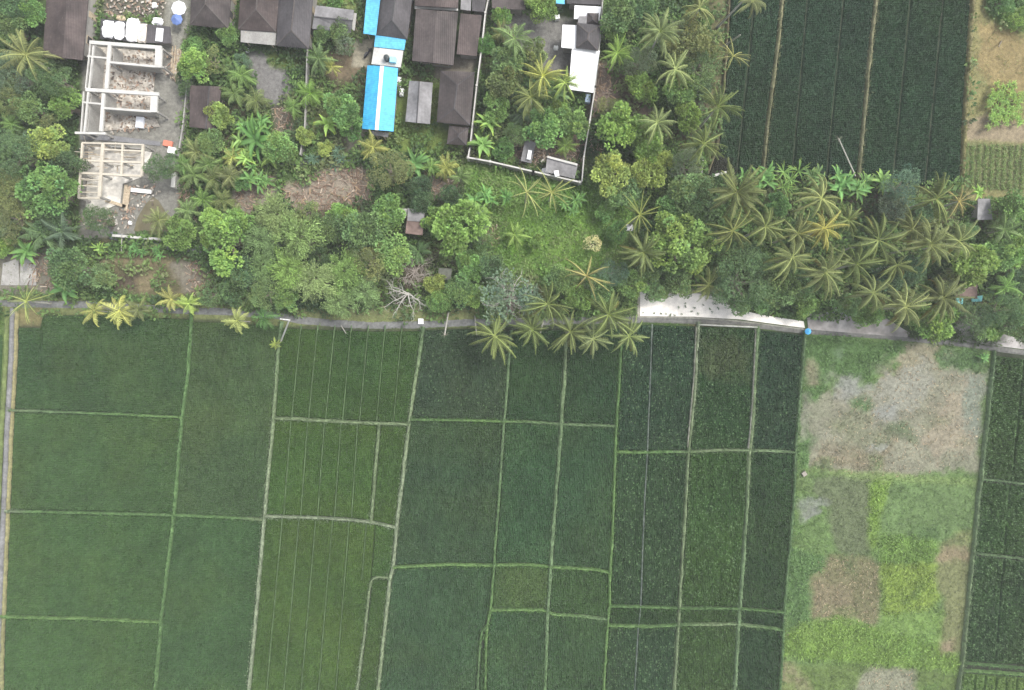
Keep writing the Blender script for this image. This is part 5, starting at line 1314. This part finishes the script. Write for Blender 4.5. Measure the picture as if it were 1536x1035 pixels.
# leafless trees
def branch(m, p, d, L, r, depth, rng, up=-.05, twist=.75):
    pts = [p]; q = Vector(p); dd = Vector(d)
    for i in range(4):
        dd = (dd + Vector(rng.normal(0, .2, 3))).normalized(); q = q + dd * L / 4; pts.append(q.copy())
    m.tube(pts, [r * (1 - .16 * i) for i in range(5)], 4 if depth < 2 else 5)
    if depth:
        for i in range(4 if depth > 1 else 5):
            s = pts[1 + i % 4]; nd = (dd + Vector(rng.normal(0, twist, 3)) + Vector((0, 0, up))).normalized()
            branch(m, s, nd, L * .6, r * .5, depth - 1, rng, up, twist)
def bare_tree(label, c, h, L, r, n, depth, seed, mat, arc=(0, 6.283)):
    x, y = W(*c, h); bt = thing('bare_tree', label, 'dead tree', (x, y, 0)); rg = np.random.default_rng(seed)
    m = MB(); m.tube([(x, y, 0), (x + .1, y, h / 2), (x, y + .1, h)], [.26, .2, .17], 8); m.build('trunk', M[mat], bt)
    for k in range(n):
        a = arc[0] + (arc[1] - arc[0]) * (k + .4 * rg.random()) / n; m = MB(); branch(m, Vector((x, y, h - .1)), Vector((math.cos(a), math.sin(a), .35)), L, r, depth, rg); m.build('branch', M[mat], bt)
M['twig'] = mat_simple('grey_twigs', (.33, .29, .25), .9, ((6, .8, 1.2),))
bare_tree('leafless tree with fine greyish brown twigs, above the white branched one', (622, 408), 2.4, 2.0, .07, 10, 3, 4, 'twig')
bare_tree('leafless white branched tree on the lane verge', (612, 441), 2.6, 2.5, .11, 6, 2, 3, 'palebark', (2.3, 6.0))
# pale limbs of the tangled tree, and twigs of two others
def limbs(label_tree, n, seed, L, z):
    for o in list(C.objects):
        if o.get('label') == label_tree:
            rg = np.random.default_rng(seed)
            for k in range(n):
                a = k * 6.28 / n + .4; m = MB(); branch(m, Vector((0, 0, z)), Vector((math.cos(a), math.sin(a), .3)), L, .1, 2, rg)
                me = m.mesh('limb'); link('limb', me, M['palebark'], o)
limbs('tangled pale branched tree with sparse grey green leaves above the lane', 8, 5, 2.7, 5.6)

# small things
def box_thing(name, label, cat, c, s, mat, rz=0, color=None, z=0, group=None):
    x, y = W(*c, z + s[2]); root = thing(name, label, cat, (x, y, z), group, rz)
    return root
def crate(name, label, cat, c, s, color, rz=0, z=0.05, lid=True, group=None):
    x, y = W(*c, z + s[2]); root = thing(name, label, cat, (x, y, z), group, rz)
    m = MB(); m.prism([(-s[0] / 2, -s[1] / 2), (s[0] / 2, -s[1] / 2), (s[0] / 2, s[1] / 2), (-s[0] / 2, s[1] / 2)], 0, s[2] * .88)
    link('body', m.mesh('body'), M['paint'], root, color=color)
    m = MB(); w, d = s[0] / 2 + .03, s[1] / 2 + .03; m.prism([(-w, -d), (w, -d), (w, d), (-w, d)], s[2] * .89, s[2], top=[(-w * .93, -d * .93), (w * .93, -d * .93), (w * .93, d * .93), (-w * .93, d * .93)])
    link('lid', m.mesh('lid'), M['paint'], root, color=color)
    return root
def tank(label, c, z, r, h, color, name='water_tank', cat='water tank'):
    x, y = W(*c, z + h); root = thing(name, label, cat, (x, y, z))
    m = MB(); m.lathe((0, 0, 0), [(r * .96, 0), (r, .1), (r, h * .3), (r * .96, h * .33), (r, h * .36), (r, h * .66), (r * .96, h * .7), (r, h * .73), (r * .95, h * .85), (r * .4, h * .97), (r * .38, h * .97)], 20)
    link('body', m.mesh('body', smooth=True), M['paint'], root, color=color)
    m = MB(); m.lathe((0, 0, h * .95), [(r * .34, 0), (r * .34, .06), (r * .28, .1)], 14); link('lid', m.mesh('lid'), M['paint'], root, color=color)
tank('round black water tank on the flat pale grey roof', (579, 85), 2.95, .42, .9, (.05, .06, .06))
crate('water_tank', 'pale blue box tank on the flat pale grey roof', 'water tank', (589, 89), (.85, .75, .6), (.3, .62, .72), -.08, 2.95)
crate('white_box', 'white square box standing on the lane by the paddy corner', 'box', (631, 482), (.72, .75, .5), (.95, .95, .95), 0)
crate('white_box', 'small white cabinet at the top of the paved yard', 'box', (836, 25), (.7, .55, .8), (.8, .8, .78), .1)
crate('blue_bin', 'blue grey bin against the wall below the large white roof', 'bin', (882, 147), (.75, 1.2, .9), (.35, .45, .58), -.1)
crate('white_box', 'white box against the lower boundary wall, left end of the dark roof ruin', 'box', (818, 257), (.95, 1.0, .9), (.92, .92, .92), .2)
crate('white_box', 'white box on the edge of the dark roof ruin', 'box', (835, 260), (.6, .8, .6), (.9, .9, .9), .2, 2.55)
crate('white_panel_box', 'white framed opening box on the grey slab ruin', 'box', (794, 232), (.5, 1.3, .3), (.9, .9, .9), -.2, 2.45)
crate('white_tub', 'white tub standing in the upper unfinished house', 'tub', (209, 183), (1.1, 1.6, .5), (.82, .85, .9), -.1, .17)
crate('white_slab', 'long white block on the ground of the lower house plot', 'block', (211, 286), (3.0, .55, .4), (.9, .88, .84), -.1)
crate('stone_block', 'pale grey cube stone at the corner of the fallow plot', 'stone', (1207, 711), (.6, .6, .35), (.25, .225, .19), .6)
crate('red_tile_pile', 'stack of red roof tiles at the entrance of the drive', 'tiles', (251, 215), (1.3, .8, .4), (.62, .2, .13), -.2)
crate('concrete_pier', 'white square gate pier below the red tile stack', 'pier', (257, 225), (1.1, .9, 1.5), (.85, .84, .8), -.2)
def parasol(label, c, r, color, h=2.2):
    x, y = W(*c, h); root = thing('parasol', label, 'parasol', (x, y, .05))
    m = MB(); m.tube([(0, 0, 0), (0, 0, h)], .03, 8); link('pole', m.mesh('pole'), M['whitecon'], root)
    m = MB(); n = 8; ring = [(r * math.cos(6.283 * k / n), r * math.sin(6.283 * k / n), h - .45) for k in range(n)]
    m.add(ring + [(0, 0, h)], [(k, (k + 1) % n, n) for k in range(n)]); m.add([(a, b, c2 - .1) for a, b, c2 in ring] + ring, [(k, (k + 1) % n, n + (k + 1) % n, n + k) for k in range(n)])
    link('canopy', m.mesh('canopy'), M['paint'], root, color=color)
parasol('blue parasol on the drive beside the first hip roof', (263, 27), .85, (.12, .19, .42))
parasol('white parasol just above the blue parasol', (266, 10), 1.1, (.9, .92, .95))
parasol('small bright blue parasol at the corner of the fallow plot', (1214, 497), .48, (.1, .45, .85), 1.3)
# site store above the upper frame: dark roof with sacks
slab_roof('site_store', 'low dark flat roof piled with white sacks above the upper house frame', 'shed', [(151, 28), (220, 34), (222, 64), (150, 58)], [1.5, 1.5, 1.4, 1.4], 'dark', .1)
slab_roof('site_store', 'dark grey flat roof with a pale skylight right of the white sacks', 'shed', [(221, 36), (255, 40), (257, 65), (219, 64)], [2.0] * 4, 'slate', .12)
crate('skylight', 'pale square skylight on the dark grey flat roof', 'skylight', (239, 52), (1.0, 1.9, .12), (.62, .63, .64), -.1, 2.03)
def sack(label, c, rx, ry, h, color, z, seed):
    rng = np.random.default_rng(seed); x, y = W(*c, z + h); n = 10; k = 22
    vs = []; fs = []
    for i in range(n):
        for j in range(k):
            t = i / (n - 1); a = 6.283 * j / k
            sup = lambda v: math.copysign(abs(v) ** .45, v)
            bx = rx * sup(math.cos(a)); by = ry * sup(math.sin(a)); rr = 1 - t ** 3 * .9
            zz = h * math.sin(t * 1.57) + (rng.normal(0, .07) if 0 < i < n - 1 else 0)
            vs.append((bx * rr + rng.normal(0, .05), by * rr + rng.normal(0, .05), zz))
    fs = [(i * k + j, i * k + (j + 1) % k, (i + 1) * k + (j + 1) % k, (i + 1) * k + j) for i in range(n - 1) for j in range(k)] + [tuple((n - 1) * k + j for j in range(k))]
    m = MB(); m.add(vs, fs); o = link('covered_bundle', m.mesh('covered_bundle'), M['paint'], None, (x, y, z), color)
    tag(o, label, 'bundle'); o.rotation_euler.z = -.08
sack('white wrapped bundle at the left end of the site store roof', (160, 42), .85, 1.25, .55, (.86, .87, .9), 1.5, 1)
sack('white wrapped bundle second from the left on the site store roof', (177, 44), .65, 1.3, .5, (.88, .88, .9), 1.5, 2)
sack('crumpled white sheet over goods in the middle of the site store roof', (197, 43), .95, 1.7, .6, (.9, .9, .9), 1.5, 3)
sack('cream wrapped bundle at the right end of the site store roof', (211, 48), .75, 1.4, .6, (.62, .57, .5), 1.5, 4)
sack('tan board bundle above the second white bundle', (180, 26), .6, .28, .3, (.62, .52, .36), 1.3, 5)
sack('white sheet heap above the dark grey flat roof', (235, 31), .75, .5, .4, (.9, .9, .92), 1.2, 6)
sack('white laundry heap at the upper right side of the bright blue roof', (598, 122), .35, .8, .6, (.88, .88, .88), .1, 7)
sack('white laundry heap at the middle right side of the bright blue roof', (602, 137), .32, .55, .6, (.9, .9, .9), .1, 8)
sack('rounded white bag in the upper court beside the parasols', (231, 7), .38, .38, .4, (.85, .85, .85), .05, 9)
sack('white stone in the yard below the pale canopy', (371, 75), .22, .28, .3, (.85, .85, .85), .05, 10)
sack('white rubble bag on the lower house plot', (194, 334), .22, .25, .3, (.85, .85, .83), .05, 11)
sack('white bag beside the paved yard edge of the walled plot', (834, 71), .3, .3, .3, (.85, .85, .83), .05, 12)
sack('small grey white stone among the green palms left of the biggest lime tree', (943, 341), .7, .5, .4, (.6, .6, .62), .05, 13)
for i in range(8):
    x, y = W(256 + i * 1.9, 93, .3); pl = MB(); pl.box((0, 0, 0), (.16, 4.4, .07), random.uniform(-.03, .03) - .06)
    tag(link('timber_plank', pl.mesh('timber_plank'), M['wood'], None, (x, y + random.uniform(-.5, .5), .12 + .09 * (i % 2))), 'long timber plank in the stack beside the drive', 'plank', 'timber planks by the drive')
for i, (cx, cy, L, a) in enumerate([(187, 294, 3.4, 1.45), (191, 298, 3.6, 1.42), (173, 305, 3.2, -.3)]):
    x, y = W(cx, cy, .3); pl = MB(); pl.box((0, 0, 0), (L, .45, .1))
    o = link('formwork_board', pl.mesh('formwork_board'), M['wood'], None, (x, y, .24)); o.rotation_euler.z = a
    tag(o, ['tan formwork board at the floor edge, left one of the upright pair', 'tan formwork board at the floor edge, right one of the upright pair', 'tan formwork board lying across the lower end of the pale floor'][i], 'board')
# scooter on the pale slab by the tanks
sx, sy = W(551, 79, .6); sc = thing('scooter', 'dark scooter parked on the pale slab beside the flat roof', 'scooter', (sx, sy, .07), None, .9)
m = MB(); m.tube([(-.65, 0, .45), (-.2, 0, .42), (.2, 0, .32), (.45, 0, .5), (.55, 0, .85)], [.16, .2, .13, .12, .1], 8); link('body', m.mesh('body', smooth=True), M['paint'], sc, color=(.05, .05, .06))
m = MB(); m.box((-.35, 0, .72), (.7, .26, .12)); link('seat', m.mesh('seat'), M['dark'], sc)
for s in (-.62, .66):
    m = MB(); m.tube([(s + .0, -.06, .28), (s, .06, .28)], .28, 14); link('wheel', m.mesh('wheel'), M['dark'], sc)
m = MB(); m.tube([(.5, -.35, .98), (.52, 0, .95), (.5, .35, .98)], .035, 6); link('handlebar', m.mesh('handlebar'), M['dark'], sc)
# seedlings in the white gravel
for px_, py_ in [(992, 471), (999, 471), (1006, 472), (1012, 473), (1022, 471), (1018, 461), (1028, 460), (1028, 455), (1037, 467), (1042, 462), (1065, 464), (1068, 468), (1077, 462), (1047, 470), (965, 469), (981, 470), (1055, 458), (1072, 455)]:
    plant('spiky', px_, py_, 1.9 + random.random() * 1.1, 'dark', 'tiny dark seedling planted in the white gravel yard', .25, None, 'seedlings in the white gravel')
# corn and vegetables
for i, x0 in enumerate([1489, 1496, 1504, 1512, 1521, 1530]):
    for j in range(6):
        yy = 128 + j * 11 + (10 if i in (0, 5) else 0) + random.uniform(-3, 3)
        if i > 3 and j > 4: continue
        plant('clumpbanana', x0 - j * .7 + random.uniform(-1.5, 1.5), yy, 7 + random.random() * 2.5, 'lime', 'bright corn plant in the small patch at the right edge', .9, None, 'corn plants at the right edge')

# ------------------------------------------------------------------ low growth and litter that nobody could count
def keep_out(x, y):
    px, py = x / S + 768, 517.5 - y / S
    bad = np.zeros(px.shape, bool)
    for pg in ([(64, -60), (137, -60), (124, 90), (64, 90)], [(285, -60), (350, -60), (343, 43), (285, 38)], [(357, -60), (474, -60), (463, 73), (357, 66)], [(470, 8), (533, 12), (528, 48), (468, 44)],
               [(550, -60), (625, -60), (592, 200), (543, 198)], [(618, -60), (735, -60), (703, 220), (670, 218), (655, 180), (660, 100), (618, 92)], [(610, 121), (649, 123), (645, 186), (608, 182)],
               [(842, 5), (903, 5), (890, 140), (853, 136), (842, 72)], [(120, 60), (245, 70), (240, 290), (200, 320), (118, 320)], [(284, 128), (332, 130), (325, 195), (284, 192)], [(958, 446), (1045, 440), (1100, 462), (1207, 480), (1340, 480), (1365, 508), (1207, 496), (958, 478)], [(620, 472), (643, 472), (643, 494), (620, 494)], [(608, 395), (640, 395), (640, 430), (608, 430)], [(607, 312), (637, 316), (634, 353), (607, 350)]):
        bad |= in_poly(px, py, pg)
    for pl, w in ((LANE1, 5), (LANE2, 4), (PATH, 4)): bad |= poly_dist(px, py, pl) < w
    return bad
def tufts(name, label, n, box, size, hgt, blades, kmin, greens, mixg, aspect=.35, limit=1.0, seed=5, dens=None, power=1.0):
    rng = np.random.default_rng(seed)
    px = rng.uniform(box[0], box[2], n); py = rng.uniform(box[1], box[3], n)
    x = (px - 768) * S; y = (517.5 - py) * S
    d = gsample(DENS, x, y) ** power
    ok = (rng.random(n) < d * limit) & (gsample(DENS, x, y) > kmin) & ~keep_out(x, y)
    x, y = x[ok], y[ok]; n = len(x)
    g0 = gsample(GCOL, x, y)
    pal = np.array([lin(*c) for c in greens]) * .8
    ci = np.clip((fbm(x, y, 5, 71) * 1.6 - .3 + rng.normal(0, .12, n)) * len(pal), 0, len(pal) - 1).astype(int)
    c = g0 * 1.15 * (1 - mixg) + pal[ci] * mixg; c *= rng.uniform(.75, 1.3, (n, 1))
    s = size * rng.uniform(.5, 1.5, n) ** 1.2; h = hgt * rng.uniform(.4, 1.4, n) * (.5 + fbm(x, y, 4, 81))
    k = blades; X = np.repeat(x, k); Y = np.repeat(y, k); Sz = np.repeat(s, k); Hh = np.repeat(h, k)
    m = len(X); a = rng.uniform(0, 6.283, m); r = rng.random(m) ** .6 * .7
    P = np.stack([X + np.cos(a) * Sz * r, Y + np.sin(a) * Sz * r, Hh * (1 - .55 * r) * rng.uniform(.4, 1.05, m) + .02], 1)
    D = np.stack([np.cos(a), np.sin(a), rng.uniform(-.3, .7, m)], 1) + rng.normal(0, .35, (m, 3)); D /= np.linalg.norm(D, axis=1)[:, None]
    v, f = leaf_quads(P, D, Sz * rng.uniform(.45, .95, m), aspect, rng)
    v[:, 2] = np.maximum(v[:, 2], .015)
    cc = np.repeat(c, k, 0) * rng.uniform(.75, 1.3, (m, 1))
    o = link(name, np_mesh(name, v, f, np.repeat(cc, 4, 0).clip(.004, .8)), M['leaf']); o.color = (1, 1, 1, 1)
    tag(o, label, name.replace('_', ' '), None, 'stuff')
GR = [(72, 98, 62), (86, 114, 68), (98, 130, 72), (110, 142, 76), (122, 148, 84), (132, 144, 96)]
tufts('undergrowth', 'mixed low bushes and weeds covering the ground between the trees', 38000, (-40, -60, 1580, 480), .62, 1.25, 11, .2, GR, .85, .6, .75, 5)
tufts('weeds', 'short weeds and grass over the yards and verges', 52000, (-40, -60, 1580, 520), .3, .22, 6, .04, GR[2:], .5, .3, 1.0, 6, power=.7)
tufts('grass', 'grass and weeds over the fallow plot', 42000, (1166, 498, 1495, 1090), .26, .16, 6, .01, GR[2:], .12, .28, 1.0, 7, power=.7)
tufts('grass', 'grass over the bright sloping lawn below the boundary wall', 14000, (700, 245, 960, 420), .28, .22, 7, .05, GR[3:], .25, .28, 6.0, 8)
tufts('weeds', 'broad leaved bright weeds spread over the sloping lawn', 5000, (690, 240, 970, 430), .5, .4, 9, .05, GR[2:], .7, .5, 4.0, 9)
tufts('weeds', 'taller yellow green weeds in the overgrown parts of the fallow plot', 16000, (1166, 498, 1495, 1090), .42, .3, 7, .42, GR[3:], .1, .4, 1.0, 10)
# grass on the bunds
rng = np.random.default_rng(12); PXs = []; CC = []
for pl, w, c in BUNDS[:-1]:
    P = resample(pl, 1.2); P = P + rng.normal(0, w * .3, P.shape)
    if isinstance(c[0], (tuple, list)):
        t = np.linspace(0, 1, len(P)); cc = np.stack([np.interp(t, [q[0] for q in c], [GC(*q[1])[i] for q in c]) for i in range(3)], 1)
    else: cc = np.repeat(GC(*c)[None], len(P), 0)
    PXs.append(P); CC.append(cc)
P = np.concatenate(PXs); cc = np.concatenate(CC); k = 4; P = np.repeat(P, k, 0) + rng.normal(0, .8, (len(P) * k, 2)); cc = np.repeat(cc, k, 0) * np.array([.78, .9, .76]) * rng.uniform(.6, 1.15, (len(P), 1))
a = rng.uniform(0, 6.283, len(P)); D = np.stack([np.cos(a), np.sin(a), rng.uniform(.1, .9, len(P))], 1); D /= np.linalg.norm(D, axis=1)[:, None]
v, f = leaf_quads(np.stack([(P[:, 0] - 768) * S, (517.5 - P[:, 1]) * S, rng.uniform(.35, .6, len(P))], 1), D, rng.uniform(.15, .42, len(P)), .3, rng)
o = link('grass', np_mesh('grass', v, f, np.repeat(cc, 4, 0).clip(.004, .8)), M['leaf']); o.color = (1, 1, 1, 1)
tag(o, 'grass tufts growing along the bunds between the paddies', 'grass', None, 'stuff')
# litter
def litter(name, label, pgs, n, length, width, cols, seed, z=.08, pile=.25):
    rng = np.random.default_rng(seed); m = MB(); vs = []; fs = []; cs = []; b = 0
    for pg in pgs:
        xs = [p[0] for p in pg]; ys = [p[1] for p in pg]
        area = abs(sum(pg[i][0] * pg[(i + 1) % len(pg)][1] - pg[(i + 1) % len(pg)][0] * pg[i][1] for i in range(len(pg)))) / 2
        q = int(n * area / 1000)
        px = rng.uniform(min(xs), max(xs), q); py = rng.uniform(min(ys), max(ys), q); ok = in_poly(px + rng.normal(0, 4, q), py + rng.normal(0, 4, q), pg); px, py = px[ok], py[ok]
        for X, Y in zip((px - 768) * S, (517.5 - py) * S):
            L = length * rng.uniform(.3, 1.5); w = width * rng.uniform(.5, 1.5); a = rng.uniform(0, 6.283); zz = z + rng.random() * pile; dz = rng.normal(0, .12) * L
            d = np.array([math.cos(a), math.sin(a)]) * L / 2; s = np.array([-math.sin(a), math.cos(a)]) * w / 2
            t = np.array([X, Y]); th = min(.05, w * .5)
            ring = [t - d - s, t + d - s, t + d + s, t - d + s]
            vs += [(p[0], p[1], max(.02, zz - th + (dz if i in (1, 2) else -dz) * .5)) for i, p in enumerate(ring)] + [(p[0], p[1], max(.03, zz + (dz if i in (1, 2) else -dz) * .5)) for i, p in enumerate(ring)]
            fs += [(b + 4, b + 5, b + 6, b + 7), (b, b + 1, b + 5, b + 4), (b + 1, b + 2, b + 6, b + 5), (b + 2, b + 3, b + 7, b + 6), (b + 3, b, b + 4, b + 7)]; b += 8
            c = lin(*cols[rng.integers(len(cols))]) * .78 * rng.uniform(.8, 1.2); cs += [c] * 8
    o = link(name, np_mesh(name, vs, fs, cs), M['stuffcol']); tag(o, label, name.replace('_', ' '), None, 'stuff')
BR = [(168, 146, 128), (150, 126, 108), (132, 112, 96), (184, 168, 150), (120, 100, 84), (176, 150, 120)]
litter('debris', 'dry fronds, sticks and brown litter heaped on the clearings', [[(350, 270), (410, 262), (412, 310), (350, 325)], [(420, 285), (500, 250), (560, 250), (560, 300), (500, 320), (440, 320)], [(640, 262), (690, 262), (690, 300), (640, 300)], [(880, 95), (915, 95), (930, 150), (885, 180)], [(885, 200), (910, 190), (905, 240), (880, 245)],
        [(280, 395), (315, 390), (320, 430), (285, 445)], [(40, 385), (85, 375), (80, 440), (55, 440)], [(770, 205), (880, 200), (872, 262), (770, 250)], [(270, 220), (300, 230), (300, 330), (268, 330)], [(520, 262), (560, 262), (562, 300), (530, 300)], [(740, 60), (775, 40), (775, 80), (740, 100)], [(720, 335), (750, 335), (748, 370), (718, 370)], [(408, 160), (442, 160), (440, 200), (412, 200)]], 90, .7, .09, BR, 3)
litter('rubble', 'broken bricks, boards and stones on the building plot', [[(145, 75), (235, 80), (230, 200), (130, 200)], [(190, 280), (245, 275), (235, 300), (190, 330)], [(125, 320), (200, 310), (200, 345), (122, 345)], [(245, 75), (282, 80), (270, 130), (246, 120)], [(160, -10), (250, -10), (250, 28), (150, 28)], [(800, 215), (822, 220), (815, 250), (800, 245)]], 60, .38, .2, [(190, 180, 165), (160, 140, 120), (140, 128, 116), (176, 150, 130), (110, 100, 92), (206, 200, 190)], 4, .18, .12)
litter('white_rubble', 'white broken stones heaped above the stained concrete slab', [[(1240, 461), (1262, 463), (1272, 472), (1240, 470)]], 300, .4, .3, [(232, 232, 234), (214, 214, 216)], 5, .1, .3)
litter('straw', 'dry straw stubble scattered on the bare parts of the fallow plot', [z7([(950, 200), (1140, 190), (1130, 340), (1340, 330), (1290, 780), (900, 870), (440, 830), (530, 600), (800, 360)]), z8([(520, 330), (740, 340), (800, 390), (790, 700), (450, 660), (450, 440)]), z8([(750, 900), (970, 920), (980, 1024), (680, 1024)])], 40, .28, .05, [(186, 168, 138), (176, 158, 126), (150, 138, 116), (196, 180, 150)], 6, .05, .05)
# beds of vegetables at the right edge
rng = np.random.default_rng(21); P = []; 
for i in range(13):
    x0 = 1449 + i * 9.5
    yy = np.arange(218, 286, 1.0); q = np.stack([x0 - (yy - 218) * .04 + rng.normal(0, 1.1, len(yy)), yy + rng.normal(0, 1, len(yy))], 1); P.append(np.repeat(q, 5, 0))
P = np.concatenate(P); P = P + rng.normal(0, 1.1, P.shape); a = rng.uniform(0, 6.283, len(P)); D = np.stack([np.cos(a), np.sin(a), rng.uniform(0, .8, len(P))], 1); D /= np.linalg.norm(D, axis=1)[:, None]
v, f = leaf_quads(np.stack([(P[:, 0] - 768) * S, (517.5 - P[:, 1]) * S, rng.uniform(.08, .3, len(P))], 1), D, rng.uniform(.15, .34, len(P)), .5, rng)
c = (lin(126, 150, 86) * .75)[None] * rng.uniform(.6, 1.35, (len(P), 1))
o = link('vegetable_rows', np_mesh('vegetable_rows', v, f, np.repeat(c, 4, 0)), M['leaf']); o.color = (1, 1, 1, 1)
tag(o, 'rows of small leafy vegetables in the beds at the right edge', 'vegetables', None, 'stuff')
